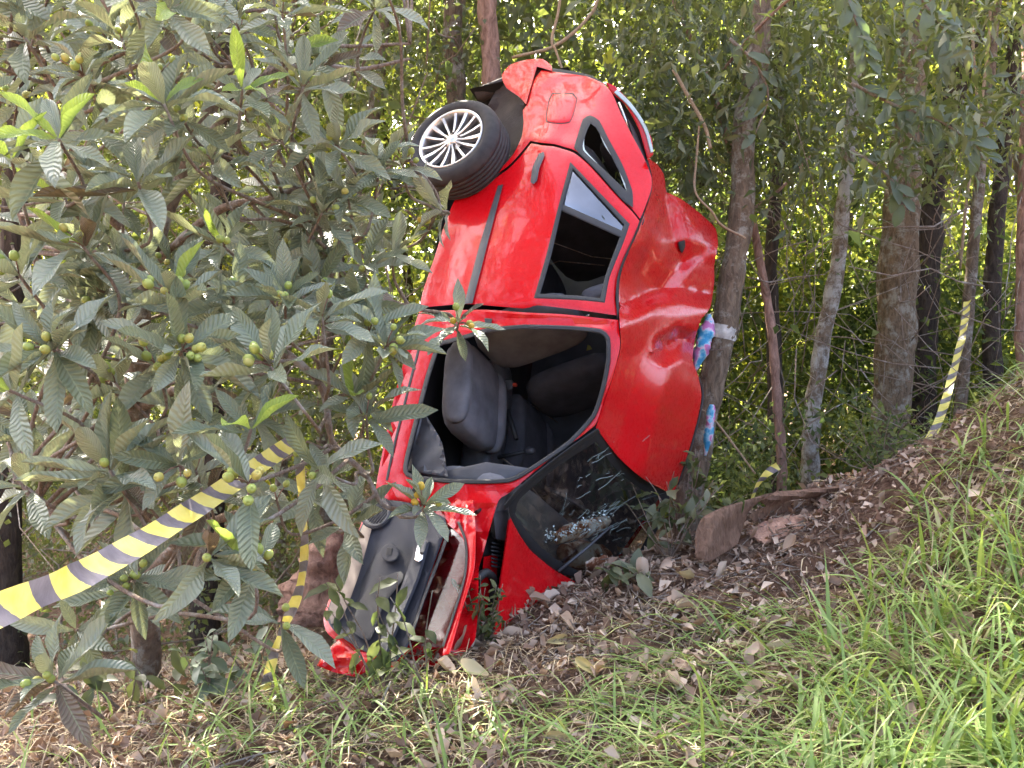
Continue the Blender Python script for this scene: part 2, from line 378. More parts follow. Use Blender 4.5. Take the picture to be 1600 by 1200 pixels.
M['leafC'] = leaf_mat('shade_leaf', [(0, (.050, .065, .032)), (.6, (.10, .115, .058)), (1, (.17, .175, .10))], .30, .45, .45, (.22, .26, .05))
M['leafD'] = leaf_mat('grey_green_broad_leaf', [(0, (.09, .12, .075)), (1, (.15, .185, .125))], .30, .5, .4, (.20, .28, .06))
M['grass'] = leaf_mat('grass_blade', [(0, (.10, .175, .045)), (.5, (.18, .275, .075)), (.8, (.28, .365, .11)), (1, (.46, .42, .21))], .32, .45, .4, (.38, .50, .09))
M['straw'] = leaf_mat('dead_grass', [(0, (.28, .20, .12)), (.5, (.46, .36, .23)), (1, (.64, .54, .36))], .2, .7, .2, (.4, .3, .14))
M['litter'] = leaf_mat('fallen_leaf', [(0, (.11, .065, .044)), (.3, (.25, .165, .115)), (.65, (.43, .31, .22)), (1, (.62, .50, .38))], .15, .7, .25, (.35, .2, .1))
M['pale'] = leaf_mat('pale_fallen_leaf', [(0, (.30, .21, .14)), (.5, (.45, .34, .25)), (.85, (.56, .46, .36)), (1, (.50, .42, .10))], .15, .65, .25, (.5, .38, .2))
M['bark_grey'] = bark_mat('grey_bark', (.050, .036, .024), (.19, .14, .095), (.36, .35, .29), .35)
M['bark_red'] = bark_mat('reddish_bark', (.10, .055, .038), (.32, .20, .15))
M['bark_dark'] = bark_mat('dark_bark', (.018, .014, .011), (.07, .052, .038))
M['bark_lichen'] = bark_mat('lichened_bark', (.055, .038, .022), (.20, .14, .085), (.34, .32, .25), .40, 14)
M['bark_white'] = bark_mat('pale_lichened_bark', (.06, .045, .030), (.20, .15, .10), (.46, .45, .40), .62)
M['bark_twig'] = bark_mat('twig_bark', (.10, .075, .055), (.28, .21, .155), (.42, .40, .36), .4, 30)
M['bark_vine'] = bark_mat('dry_vine', (.20, .14, .09), (.42, .31, .20), None, 0, 30)
M['tape'] = tape_mat()
M['sheath'] = bark_mat('dry_palm_sheath', (.085, .048, .030), (.22, .135, .09), None, 0, 12)
M['sheath2'] = bark_mat('pale_palm_sheath', (.22, .125, .085), (.36, .22, .155), None, 0, 12)
M['bandpaint'] = simple('weathered_white_band', (.42, .40, .36), .9, var=.4, nscale=25)
M['white'] = simple('white_plastic_film', (.78, .78, .80), .4, bmp=.6, bscale=30)
def splash_mat():
    m, nt, b = nodes('printed_cloth'); n = noise(nt, 13, 3, .5)
    nt.links.new(ramp(nt, n, [(.40, (.03, .22, .40)), (.47, (.18, .42, .54)), (.51, (.55, .46, .54)), (.55, (.48, .13, .32)), (.66, (.34, .17, .34))]), b.inputs['Base Color'])
    b.inputs['Roughness'].default_value = .8; return m
def fur_mat():
    m, nt, b = nodes('white_and_tan_plush'); n = noise(nt, 9, 4, .6)
    nt.links.new(ramp(nt, n, [(.44, (.74, .68, .58)), (.50, (.58, .40, .26)), (.56, (.22, .075, .03))]), b.inputs['Base Color'])
    b.inputs['Roughness'].default_value = 1; bump(nt, b, noise(nt, 180, 3), .8, .01); return m
M['cloth'] = splash_mat(); M['fur'] = fur_mat()

# ------------------------------------------------------------------ ground
gc = []
for u, v, Y in [(0, 1215, 3.3), (400, 1215, 3.3), (800, 1215, 3.3), (1200, 1215, 3.15), (1600, 1215, 2.9), (80, 1135, 4.3), (300, 1105, 4.2), (500, 1062, 4.15),
                (620, 1045, 4.2), (700, 1022, 4.4), (780, 1003, 4.5), (850, 978, 4.6), (950, 937, 4.75), (1050, 893, 5.0), (1100, 872, 5.2), (1200, 815, 5.6), (1260, 778, 6.0),
                (1420, 742, 6.2), (1510, 682, 5.8), (1600, 592, 5.2), (1300, 905, 4.8), (1600, 900, 3.8), (1450, 1000, 3.9), (1100, 1050, 4.0)]:
    gc.append(PX(u, v, Y))
gc = [tuple(p) for p in gc] + [(0, 6.6, .05), (1, 7.2, .1), (0, 9, -.2), (-1, 6, -.05), (-3, 6, -.35), (-2.2, 5, -.05), (-4, 4.5, -.1), (2, 8, .45), (3.2, 8.5, .55), (-5, 9, -.6), (5, 8, 1.3),
      (5.5, 5, 2.4), (4.5, 3.5, 1.9), (3, 1.5, .7), (0, 0, 0), (-3, 0, 0), (-4, 2.5, .02), (3, -2, .5), (0, -3, 0), (-4, -3, 0), (0, 13, -.3), (-6, 14, -.8), (6, 13, .9), (0, 22, -.3), (-9, 22, -.6), (9, 22, .8)]
gc = np.array(gc); gT = TPS(gc[:, :2], gc[:, 2], .004)
def ground(x, y):
    x = np.asarray(x, float); y = np.asarray(y, float); r = np.hypot(x, y - 6)
    k = np.clip((r - 11) / 9, 0, 1); z = gT(np.clip(x, -14, 14), np.clip(y, -6, 25))
    z = np.clip(z, -1.5, 3.2); p = np.stack([x, y, 0 * x], -1)
    return z * (1 - k) + (-.3) * k + .022 * smoothnoise(p, .45, 3) * (1 - k) + .012 * smoothnoise(p, .16, 4) * (1 - k)
ax = np.unique(np.r_[-250, -120, -60, -30, np.arange(-16, -5, .5), np.arange(-5, 5, .055), np.arange(5, 16, .5), 30, 60, 120, 250])
ay = np.unique(np.r_[-80, -30, -12, np.arange(-6, 2.4, .4), np.arange(2.4, 7.6, .055), np.arange(7.6, 12, .2), np.arange(12, 25, .6), 32, 60, 120, 300])
GX, GY = np.meshgrid(ax, ay); GZ = ground(GX, GY); nx, ny = len(ax), len(ay)
I = np.arange(nx * ny).reshape(ny, nx); GF = np.stack([I[:-1, :-1], I[:-1, 1:], I[1:, 1:], I[1:, :-1]], -1).reshape(-1, 4)
add('ground', np.stack([GX, GY, GZ], -1).reshape(-1, 3), GF, M['soil'], kind='structure', label='brown soil bank at the forest edge, strewn with leaf mould', origin=(0, 0, 0))
def ground_hit(u, v, y0=2.4, y1=9.0):
    """first point of the ground along a pixel's direction"""
    u = np.asarray(u, float); v = np.asarray(v, float); Y = np.full(u.shape, np.nan)
    for y in np.arange(y0, y1, .04):
        P = PX(u, v, y); h = (P[..., 2] <= ground(P[..., 0], P[..., 1])) & np.isnan(Y); Y[h] = y
    return Y

# ------------------------------------------------------------------ the wrecked car: pose, measured in car axes (x forward, h up, w to its right side)
CR = np.array([[-.135, .899, -.416], [-.411, -.432, -.802], [-.902, .063, .428]])
CR = np.stack([unit(CR[:, 0]), unit(CR[:, 1] - unit(CR[:, 0]) * (CR[:, 1] @ unit(CR[:, 0]))), np.zeros(3)], -1); CR[:, 2] = np.cross(CR[:, 0], CR[:, 1])
CT, CC = np.array([.224, 5.782, 1.531]), np.array([2.0, .8, 0])
def CAR(q): return (np.asarray(q, float) - CC) @ CR.T + CT
car = empty('crashed_car', CAR((3.35, .8, .1)), 'wrecked red hatchback standing on its nose against a leaning tree', 'car', rot=CR)
def fld(pts, sm=.0):
    P = np.array([p[:2] for p in pts], float); Y = [p[2] if np.isscalar(p[2]) else CAR(p[2])[1] for p in pts]; return TPS(P, Y, sm)
rail = [(945, 132, (.25, 1.32, .62)), (1018, 278, (.95, 1.46, .60)), (1002, 342, (1.30, 1.47, .60)), (968, 440, (1.75, 1.47, .60)), (968, 497, (2.02, 1.46, .60)), (955, 600, (2.22, 1.45, .585)), (932, 667, (2.36, 1.43, .57))]
side = fld([(846, 110, (.08, .85, .72)), (800, 105, (.04, .68, .70)), (815, 190, (.62, .68, .82)), (720, 300, (1.0, .42, .80)), (840, 262, (1.05, .93, .83)), (783, 290, (1.12, .62, .84)),
            (655, 485, (2.02, .25, .78)), (730, 475, (2.02, .55, .835)), (832, 478, (2.02, .95, .82)), (760, 380, (1.55, .60, .84)), (850, 370, (1.55, .96, .825)), (622, 605, (2.45, .25, .78)), (590, 760, (2.92, .25, .78)),
            (745, 785, (2.97, .92, .75)), (785, 792, (3.0, 1.02, .70)), (862, 718, (2.68, 1.22, .64)), (900, 235, (.95, 1.02, .81)), (950, 170, (.5, 1.2, .70)), (880, 150, (.4, .95, .76)), (680, 400, (1.55, .3, .80)),
            (935, 400, (1.6, 1.28, .70)), (950, 280, (1.1, 1.25, .72)), (905, 130, (.2, 1.05, .68))] + rail, .002)
far_edge = [(1040, 272, (.55, 1.47, .35)), (1085, 325, (.6, 1.5, -.2)), (1122, 378, (.8, 1.48, -.50)), (1112, 455, (1.2, 1.49, -.52)), (1090, 545, (1.7, 1.49, -.50)), (1096, 617, (1.95, 1.48, -.54)), (1052, 772, (2.36, 1.44, -.56))]
roof = fld(rail[1:] + far_edge + [(1030, 450, (1.6, 1.53, .05)), (1025, 620, (2.1, 1.52, .02)), (995, 735, (2.37, 1.46, 0.0))], .003)
shield = fld([rail[-1], (862, 720, (2.68, 1.24, .63)), (792, 800, (3.02, 1.02, .68)), far_edge[-1], (1010, 860, (2.75, 1.20, -.60)), (960, 935, (3.02, 1.02, -.55)), (880, 880, (3.04, 1.04, .1)), (990, 735, (2.37, 1.47, 0))], .004)
hood = fld([(797, 808, (3.04, 1.0, .66)), (770, 1008, (3.62, .86, .60)), (946, 929, (3.12, 1.0, -.42)), (865, 889, (3.1, 1.03, .1)), (860, 980, (3.5, .97, .1))], .0)
th = math.radians(18); dd = CR[:, 0] * math.cos(th) + CR[:, 2] * math.sin(th)
h0, h1 = CAR((2.98, .30, .78)), CAR((2.98, 1.0, .76))
door = fld([(595, 772, h0[1]), (738, 782, h1[1]), (512, 985, (h0 + dd * .95)[1]), (700, 1022, (h1 + dd * .95)[1])])

def ridge(u, v, L, w0, w1, a):
    """a fold with a sharp spine and two unequal flanks"""
    d = linedist(u, v, L); sd = np.zeros_like(d); best = np.full(d.shape, 1e9)
    for i in range(len(L) - 1):
        e = segdist(u, v, L[i], L[i + 1]); c = (L[i + 1][0] - L[i][0]) * (v - L[i][1]) - (L[i + 1][1] - L[i][1]) * (u - L[i][0]); m = e < best; sd[m] = np.sign(c)[m]; best[m] = e[m]
    w = np.where(sd > 0, w0, w1); return a * np.clip(1 - d / w, 0, 1)
def g(u, v, c, r, a): return a * np.exp(-(((u - c[0]) / r) ** 2 + ((v - c[1]) / r) ** 2))
def ln(u, v, L, w, a): return a * np.exp(-(linedist(u, v, L) / w) ** 2)
def tent(u, v, L, w, a): return a * np.clip(1 - linedist(u, v, L) / w, 0, 1)
def side_dent(u, v):
    d = tent(u, v, [(842, 225), (872, 300), (862, 372), (838, 470)], 24, -.014) + ln(u, v, [(700, 350), (676, 420), (664, 480)], 10, -.012) + ln(u, v, [(716, 372), (690, 470)], 6, .006)
    d += ln(u, v, [(830, 140), (850, 125), (868, 118)], 9, -.016) + g(u, v, (850, 215), 22, -.010) + g(u, v, (885, 205), 16, .012) + g(u, v, (905, 165), 18, .010) + g(u, v, (812, 330), 24, .008)
    d += ln(u, v, [(818, 170), (817, 214), (795, 252), (750, 285)], 12, -.014) + .0035 * np.sin(u / 9 + v / 23) * np.exp(-((u - 850) / 45) ** 2 - ((v - 200) / 40) ** 2)
    return d
def roof_dent(u, v):
    d = ridge(u, v, [(985, 470), (1020, 452), (1065, 448), (1122, 462)], 26, 74, .14) + ridge(u, v, [(972, 512), (1020, 492), (1060, 494), (1112, 486)], 46, 28, -.055)
    d += ridge(u, v, [(1040, 540), (1062, 528), (1092, 538)], 34, 20, .19) + ridge(u, v, [(1052, 556), (1036, 610), (1018, 680), (1008, 736)], 46, 52, -.075)
    d += ridge(u, v, [(1020, 278), (1045, 340), (1064, 410), (1030, 455)], 34, 20, .06) + ridge(u, v, [(1062, 318), (1098, 380), (1120, 396)], 22, 34, -.04) + ridge(u, v, [(1064, 410), (1090, 398), (1120, 376)], 14, 26, .035)
    d += g(u, v, (1066, 640), 30, .03) + ridge(u, v, [(1040, 304), (1046, 330), (1020, 380), (1000, 430)], 14, 26, .03) + .0 * u
    return d
C = 1
Pn = M['paint']
# quarter panel with wheel arch
qp = panel('quarter_panel', [(846, 110, C), (866, 112), (915, 119), (943, 131), (957, 147), (971, 179), (989, 214), (1006, 246), (1018, 277), (1017, 298), (1004, 334), (1000, 342, C), (988, 327), (955, 292), (920, 253), (898, 235), (880, 229),
     (866, 225), (845, 223), (829, 220, C), (810, 243), (792, 261), (757, 285), (726, 299, C), (714, 299, C), (750, 284), (780, 265), (802, 241), (815, 214), (818, 190), (817, 172), (823, 164, C), (827, 150), (834, 125)],
     side, Pn, car, holes=[[(918, 186), (934, 194), (951, 225), (966, 256), (981, 288), (983, 304), (971, 294), (943, 267), (908, 234), (911, 210)]], dent=side_dent, rim=.03)
panel('inner_side', [(716, 306), (760, 282), (795, 257), (812, 235), (832, 212), (905, 226), (960, 285), (1005, 330), (1004, 352), (985, 345), (900, 262), (840, 244), (815, 264), (760, 302)], side, M['dark'], car, off=.035, rim=0, step=10)
panel('fuel_flap', [(864, 147), (894, 147), (901, 155), (890, 190), (855, 189), (859, 155)], side, Pn, qp, off=-.007, dent=side_dent, step=7, rim=.012, edge=2)
panel('fuel_flap_gap', [(862, 145), (896, 145), (903, 154), (891, 192), (853, 191), (857, 154)], side, M['rubber'], qp, off=-.0015, dent=side_dent, rim=0, step=7, holes=[[(866, 150), (892, 150), (897, 156), (887, 187), (858, 186), (862, 156)]], edge=1)
panel('quarter_window_seal', [(922, 180), (936, 188), (951, 217), (972, 256), (988, 298), (989, 325, C), (971, 311), (936, 271), (904, 239), (897, 231), (904, 207), (911, 186)], side, M['rubber'], car, off=-.010, dent=side_dent, rim=.02, step=6,
      holes=[[(923, 193), (931, 199), (948, 229), (962, 257), (977, 287), (979, 298), (969, 289), (943, 264), (911, 234), (915, 210)]], edge=2)
panel('quarter_window_trim', [(921, 187), (933, 193), (949, 223), (965, 256), (981, 289), (983, 303), (970, 293), (943, 268), (907, 234), (912, 208)], side, M['shards'], car, off=-.004, dent=side_dent, rim=.01, step=5,
      holes=[[(923, 191), (932, 197), (944, 226), (963, 256), (974, 287), (979, 299), (966, 286), (943, 265), (914, 234), (914, 210)]], edge=1)
panel('broken_glass_edge', [(932, 196), (938, 209), (944, 213), (947, 226), (955, 236), (960, 249), (966, 256), (970, 270), (978, 283), (980, 296), (985, 298, C), (984, 290), (972, 262), (950, 222), (936, 194, C)], side, M['shards'], car, off=.004, rim=.004, step=5, edge=1)
panel('rear_bumper', [(784, 117), (797, 101), (824, 93), (848, 92), (862, 103), (863, 111, C), (850, 107), (839, 104, C), (833, 124), (826, 148), (822, 163, C), (811, 151), (792, 138), (787, 130)], side, Pn, car, off=-.02, dent=side_dent, rim=.05, step=7)
panel('lamp_recess', [(836, 100), (852, 106), (848, 116), (836, 140), (826, 165), (820, 160), (828, 130)], side, M['lens'], car, off=.03, rim=.03, step=6)
panel('tailgate_seal', strip_outline([(850, 108), (888, 113), (920, 120), (946, 134)], 6), side, M['rubber'], car, off=.03, rim=.03, step=6, edge=1)
# rear door
rd = panel('rear_door', [(716, 302, C), (757, 289), (793, 265), (811, 247), (830, 224, C), (846, 227), (866, 229), (880, 233), (897, 239), (920, 257), (955, 296), (988, 331), (999, 345, C), (990, 372), (975, 405), (964, 440), (961, 468), (965, 493, C),
     (900, 484), (840, 477), (818, 482), (733, 475), (685, 478), (656, 481, C), (660, 458), (669, 430), (682, 392), (693, 355), (706, 322)], side, Pn, car,
     holes=[[(893, 258, C), (980, 350, C), (972, 375), (950, 431), (942, 470, C), (905, 466), (838, 463, C), (856, 400), (875, 322)]], dent=side_dent, rim=.03)
panel('body_side_moulding', [(778, 290, C), (786, 288, C), (762, 380), (738, 474, C), (725, 475, C), (750, 380)], side, M['plastic'], rd, off=-.018, dent=side_dent, rim=.02, step=8)
panel('door_handle', [(842, 240), (849, 237), (851, 243), (843, 262), (839, 282), (834, 288), (829, 285), (832, 262)], side, M['plastic'], rd, off=-.035, rim=.02, step=5, edge=2)
panel('window_seal', [(891, 253, C), (984, 350, C), (975, 377), (953, 432), (945, 473, C), (905, 469), (834, 466, C), (853, 400), (873, 320)], side, M['rubber'], rd, off=-.004, dent=side_dent, rim=.03, step=7, edge=2,
      holes=[[(895, 264, C), (975, 351, C), (967, 374), (946, 430), (938, 466, C), (905, 462), (844, 459, C), (861, 400), (879, 322)]])
panel('quarter_light', [(893, 257, C), (981, 350, C), (974, 366, C), (874, 316, C)], side, M['glass'], rd, off=.012, rim=.004)
panel('window_divider', [(873, 316, C), (978, 363, C), (974, 373, C), (870, 326, C)], side, M['rubber'], rd, off=-.006, rim=.02, edge=2)
# front door aperture, sill and pillars
ap_in = [(700, 532), (730, 524), (759, 515), (818, 509), (892, 511), (938, 516), (951, 528), (952, 562), (944, 606), (929, 650), (892, 691), (840, 728), (796, 752), (715, 754), (645, 747), (632, 737), (634, 716), (650, 652), (667, 587), (684, 538)]
bs = panel('door_aperture', [(655, 487, C), (700, 485), (760, 484), (818, 488), (880, 491), (966, 500, C), (969, 540), (960, 580), (946, 622), (930, 664), (862, 715), (797, 769), (779, 782), (764, 831), (754, 868), (744, 896), (738, 860), (738, 812), (722, 790, C), (680, 787), (600, 783), (588, 770, C),
     (588, 757), (597, 709), (615, 624), (639, 536)], side, Pn, car, holes=[ap_in], rim=.05, dent=lambda u, v: ln(u, v, [(648, 530), (625, 620), (605, 720)], 5, .02) + tent(u, v, [(690, 505), (800, 500), (950, 506)], 8, .02) + tent(u, v, [(780, 790), (764, 831), (750, 880)], 12, -.02) + .010 * smoothnoise(np.stack([u, v], -1), 38, 9) * np.clip((v - 752) / 10, 0, 1))
def grow(L, k):
    P = np.array([p[:2] for p in L], float); Q = rounded(L, 8); t = unit(np.roll(Q, -1, 0) - np.roll(Q, 1, 0)); n = np.stack([-t[:, 1], t[:, 0]], -1)
    A = .5 * np.sum(Q[:, 0] * np.roll(Q[:, 1], -1) - np.roll(Q[:, 0], -1) * Q[:, 1]); return [tuple(p) for p in Q - n * k * np.sign(A)]
panel('door_seal', grow(ap_in, 2.0), side, M['rubber'], bs, holes=[grow(ap_in, -5)], off=-.012, rim=.05, step=6, edge=1.5)
panel('sill_seal', strip_outline([(661, 520), (640, 600), (615, 700), (604, 752)], 4), side, M['rubber'], bs, off=-.004, rim=.01, edge=1)
tube('wiring_boot', catmull(np.vstack([PX(668, 756, side(668, 756) + .03), PX(663, 752, side(663, 752) - .05), PX(646, 768, side(646, 768) - .06), PX(650, 790, side(650, 790) - .02)]), 8), .014, M['rubber'], bs, n=8)
for k, (u, v) in enumerate([(763, 501), (700, 772), (690, 790)]): panel('door_latch' if k == 0 else 'door_hinge', [(u - 6, v - 4, C), (u + 6, v - 3, C), (u + 5, v + 5, C), (u - 5, v + 4, C)], side, M['rubber'], bs, off=-.03, rim=.03, edge=1)
# roof, crushed
rf = panel('roof', [(1012, 247, C), (1026, 256), (1037, 272), (1041, 300, C), (1066, 312), (1097, 336), (1118, 357), (1122, 382), (1116, 414), (1116, 440), (1110, 480), (1096, 498, C), (1087, 525), (1082, 562), (1091, 588), (1096, 617), (1091, 650), (1076, 705), (1058, 757), (1051, 773, C),
     (1003, 747), (966, 714), (931, 668, C), (946, 624), (960, 582), (970, 540), (968, 500), (967, 478), (968, 440), (977, 405), (992, 373), (1003, 345), (1018, 300), (1019, 277)], roof, Pn, car, dent=roof_dent, step=5, rim=.03)
panel('aerial_base', [(1060, 378), (1070, 375), (1071, 384), (1066, 396), (1062, 390)], roof, M['rubber'], rf, off=-.03, dent=roof_dent, rim=.03, step=4, edge=1)
panel('roof_gutter', strip_outline([(1004, 340), (990, 374), (973, 412), (965, 445), (966, 497)], 4), roof, M['dark'], rf, off=.012, rim=.02, edge=1)
tube('roof_edge_trim', catmull(np.array([PX(u, v, roof(u, v) + .02) for u, v in [(1092, 590), (1098, 617), (1093, 650), (1078, 705), (1059, 757)]]), 6), .006, M['rubber'], rf, n=6)
# tailgate, sprung open
tgf = lambda u, v: side(np.clip(u, 0, 960), v) * 0 + 5.95
tg = panel('tailgate', [(947, 129, C), (960, 134), (985, 160), (1007, 195), (1018, 216), (1021, 241, C), (1012, 250, C), (998, 202), (977, 164), (953, 143, C)], tgf, Pn, car, rim=.05, step=6)
panel('tailgate_glass_rim', strip_outline([(962, 142), (986, 166), (1008, 200), (1019, 238)], 7, 5), tgf, M['shards'], tg, off=-.01, rim=.02, edge=1)
panel('tailgate_gap', [(950, 140), (975, 162), (998, 202), (1014, 250), (1019, 280), (1004, 246), (985, 210), (966, 175)], tgf, M['dark'], car, off=.06, rim=.02, step=7)  # dark sheet standing in for the shaded gap beside the tailgate
tube('gas_strut', np.array([PX(967, 160, 5.9), PX(984, 205, 5.88)]), .008, M['silver'], tg, n=8)
# windscreen
ws_out = [(932, 668, C), (966, 714), (1003, 747), (1050, 773, C), (1036, 806), (1012, 860), (962, 938, C), (905, 905), (866, 890), (831, 862), (806, 826), (795, 800, C), (800, 776), (862, 722)]
wg = panel('windscreen', ws_out, shield, M['shield'], car, off=.012, rim=.006, step=12)
panel('windscreen_border', ws_out, shield, M['dark'], wg, off=.006, rim=.012, step=8, holes=[[(931, 690, C), (960, 731), (998, 762), (1034, 784, C), (1022, 815), (1000, 860), (958, 925, C), (905, 893), (872, 876), (840, 850), (814, 818), (805, 803, C), (812, 780), (866, 733)]])
panel('pillar_trim', strip_outline([(936, 672), (900, 696), (862, 724), (815, 762), (790, 792)], 7), shield, M['rubber'], car, off=-.012, rim=.03, edge=1)
cr = []; r2 = np.random.default_rng(3)
for k in range(70):
    if k < 40: a = np.array([r2.uniform(868, 960), r2.uniform(790, 850)])
    else: a = np.array([r2.uniform(895, 1005), r2.uniform(700, 870)])
    an = math.radians(r2.normal(-38, 14)); L = r2.uniform(8, 46) if k % 4 else r2.uniform(4, 12); b = a + np.array([math.cos(an), math.sin(an)]) * L
    P = np.linspace(a, b, 4) + r2.normal(0, .8, (4, 2)); w = r2.uniform(.0004, .0012)
    cr.append(tube_geo(PX(P[:, 0], P[:, 1], shield(P[:, 0], P[:, 1]) + .006), w, 3))
V, F = merge(cr); add('crack_lines', V, F, M['crack'], wg, kind='stuff', smooth=False)
sh = []
for k in range(150):
    t = r2.uniform(0, 1); a = np.array([852, 842]) * (1 - t) + np.array([952, 800]) * t + r2.normal(0, 5, 2); q = PX(a[0], a[1], float(shield(a[0], a[1])) + .004); s = r2.uniform(.002, .007)
    sh.append((q + r2.normal(0, s, (4, 3)), [(0, 1, 2), (0, 2, 3), (0, 3, 1), (1, 3, 2)]))
V, F = merge(sh); add('glass_crumbs', V, F, M['shards'], wg, kind='stuff', smooth=False)
tube('wiper_arm', np.array([PX(955, 822, shield(955, 822) - .02), PX(915, 858, shield(915, 858) - .025), PX(872, 893, shield(872, 893) - .02)]), [.006, .008, .010], M['plastic'], car, n=6)
# bonnet and engine bay
bn = panel('bonnet', [(797, 808, C), (812, 836), (831, 862), (866, 890), (905, 912), (948, 930, C), (950, 990, C), (860, 1040, C), (768, 1030, C), (775, 960), (788, 870)], hood, Pn, car, rim=.03, step=12, off=-.01, dent=lambda u, v: ln(u, v, [(805, 835), (795, 900), (784, 1000)], 8, -.01) + tent(u, v, [(806, 920), (820, 1000)], 20, .008))
panel('bonnet_edge', [(794, 812, C), (799, 812, C), (789, 880), (776, 1000), (772, 1028, C), (766, 1028, C), (776, 940), (786, 870)], hood, Pn, bn, off=.02, rim=.04, edge=1)
eb = panel('engine_bay', [(740, 800), (800, 790), (812, 840), (800, 1010), (700, 1030), (735, 900)], hood, M['dark'], car, off=.28, rim=.05, step=14, dent=lambda u, v: .05 * smoothnoise(np.stack([u, v], -1), 30, 2))
panel('cowl_grille', [(770, 800, C), (795, 796, C), (812, 830), (808, 848, C), (775, 842, C)], hood, M['plastic'], car, off=.12, rim=.05, step=7)
for k in range(7):
    a = 848 + k * 6; tube('cowl_rib', np.array([PX(768, a, hood(768, a) + .20), PX(786, a + 4, hood(786, a + 4) + .19)]), .005, M['plastic'], eb, n=5)
tube('hose', catmull(np.array([PX(u, v, hood(u, v) + o) for u, v, o in [(745, 905, .15), (760, 895, .12), (772, 910, .14), (768, 950, .2)]]), 6), .022, M['rubber'], eb, n=8)
panel('inner_wing', [(756, 870, C), (778, 866, C), (774, 960, C), (744, 990, C)], hood, M['paint'], car, off=.22, rim=.02)
wingf = lambda u, v: door(u, v) + .20
panel('front_wing', [(585, 786, C), (740, 792, C), (748, 870), (742, 1000), (690, 1040), (560, 1040), (540, 960)], wingf, Pn, car, rim=.03, step=10, dent=lambda u, v: .05 * smoothnoise(np.stack([u, v], -1), 70, 14) + ridge(u, v, [(700, 830), (690, 920), (660, 1010)], 30, 30, -.05))
# wheel arch, wheel
al = panel('wheel_arch_liner', [(770, 150), (785, 128), (806, 140), (822, 170), (822, 210), (804, 246), (770, 274), (720, 304), (700, 300), (720, 240), (750, 190)], side, M['liner'], car, off=.26, rim=.02, step=10, dent=lambda u, v: .03 * smoothnoise(np.stack([u, v], -1), 40, 8) - .22 * np.clip((u - 780) / 45, 0, 1))
tube('suspension_arm', np.array([PX(745, 150, 6.35), PX(800, 128, 6.3)]), .05, M['liner'], car, n=10)
WC = PX(704, 216, 5.62); wa = CR[:, 2]; wx = CR[:, 0]; wy = CR[:, 1]
def revolve(prof, n=48):
    a = np.linspace(0, 2 * math.pi, n, endpoint=False); V = []
    for r, z in prof: V.append(WC + r * (np.cos(a)[:, None] * wx + np.sin(a)[:, None] * wy) + z * wa)
    F = [(i * n + j, i * n + (j + 1) % n, (i + 1) * n + (j + 1) % n, (i + 1) * n + j) for i in range(len(prof) - 1) for j in range(n)]
    return np.vstack(V), F
tw = [(.205, -.175), (.205, -.02), (.212, 0), (.225, .012), (.250, .016), (.272, .008), (.287, -.012), (.296, -.035)]
for k in range(5):
    z = -.045 - k * .03; tw += [(.298, z), (.298, z - .020), (.290, z - .022), (.290, z - .027)]
tw += [(.297, -.195), (.285, -.212), (.25, -.22), (.205, -.20)]
whl = bpy.data.objects.new('wheel', mesh_data('wheel', (lambda V: (V @ np.array(WM[car].inverted())[:3, :3].T + np.array(WM[car].inverted())[:3, 3]))(revolve([(.04, -.06), (.13, -.07), (.135, -.08), (.04, -.09)])[0]), revolve([(.04, -.06), (.13, -.07), (.135, -.08), (.04, -.09)])[1], M['rust']))
link(whl, car); WM[whl] = WM[car]
V, F = revolve(tw, 64); add('tyre', V, F, M['tyre'], whl)
V, F = revolve([(.206, -.17), (.190, -.15), (.186, -.03), (.193, -.004), (.200, .004), (.208, .006), (.210, -.004)], 64); add('rim', V, F, M['alloy'], whl)
V, F = revolve([(.184, -.12), (.10, -.115), (.03, -.11), (.001, -.11)], 32); add('rim_barrel', V, F, M['alloydark'], whl)
V, F = revolve([(.001, .002), (.022, .002), (.027, -.003), (.034, -.006), (.040, -.03), (.05, -.05)], 32); add('hub_cap', V, F, M['silver'], whl)
def spoke(a, w0, w1):
    c = np.cos(a) * wx + np.sin(a) * wy; s = -np.sin(a) * wx + np.cos(a) * wy; V = []
    for r, w, z, dp in [(.030, w0, -.010, .03), (.08, w0 * .95, -.018, .03), (.14, w1 * .95, -.014, .03), (.192, w1, -.004, .03)]:
        for e, zz in ((-1, z - dp), (-1, z - .002), (-.8, z), (.8, z), (1, z - .002), (1, z - dp)): V.append(WC + c * r + s * e * w + wa * zz)
    F = [(i * 6 + j, i * 6 + j + 1, i * 6 + j + 7, i * 6 + j + 6) for i in range(3) for j in range(5)]; return np.array(V), F
for k in range(15):
    b = 2 * math.pi / 5 * (k // 3) + .25; a = b + (-.40, 0, .40)[k % 3]; V, F = spoke(a, .0065, .012 if k % 3 == 1 else .0085); add('spoke', V, F, M['alloy'], whl, smooth=False)
for k in range(5):
    a = k * 2 * math.pi / 5 + .6; c = WC + .048 * (np.cos(a) * wx + np.sin(a) * wy); V, F = tube_geo(np.array([c - wa * .03, c - wa * .008]), .008, 6); add('wheel_bolt', V, F, M['rust'], whl)

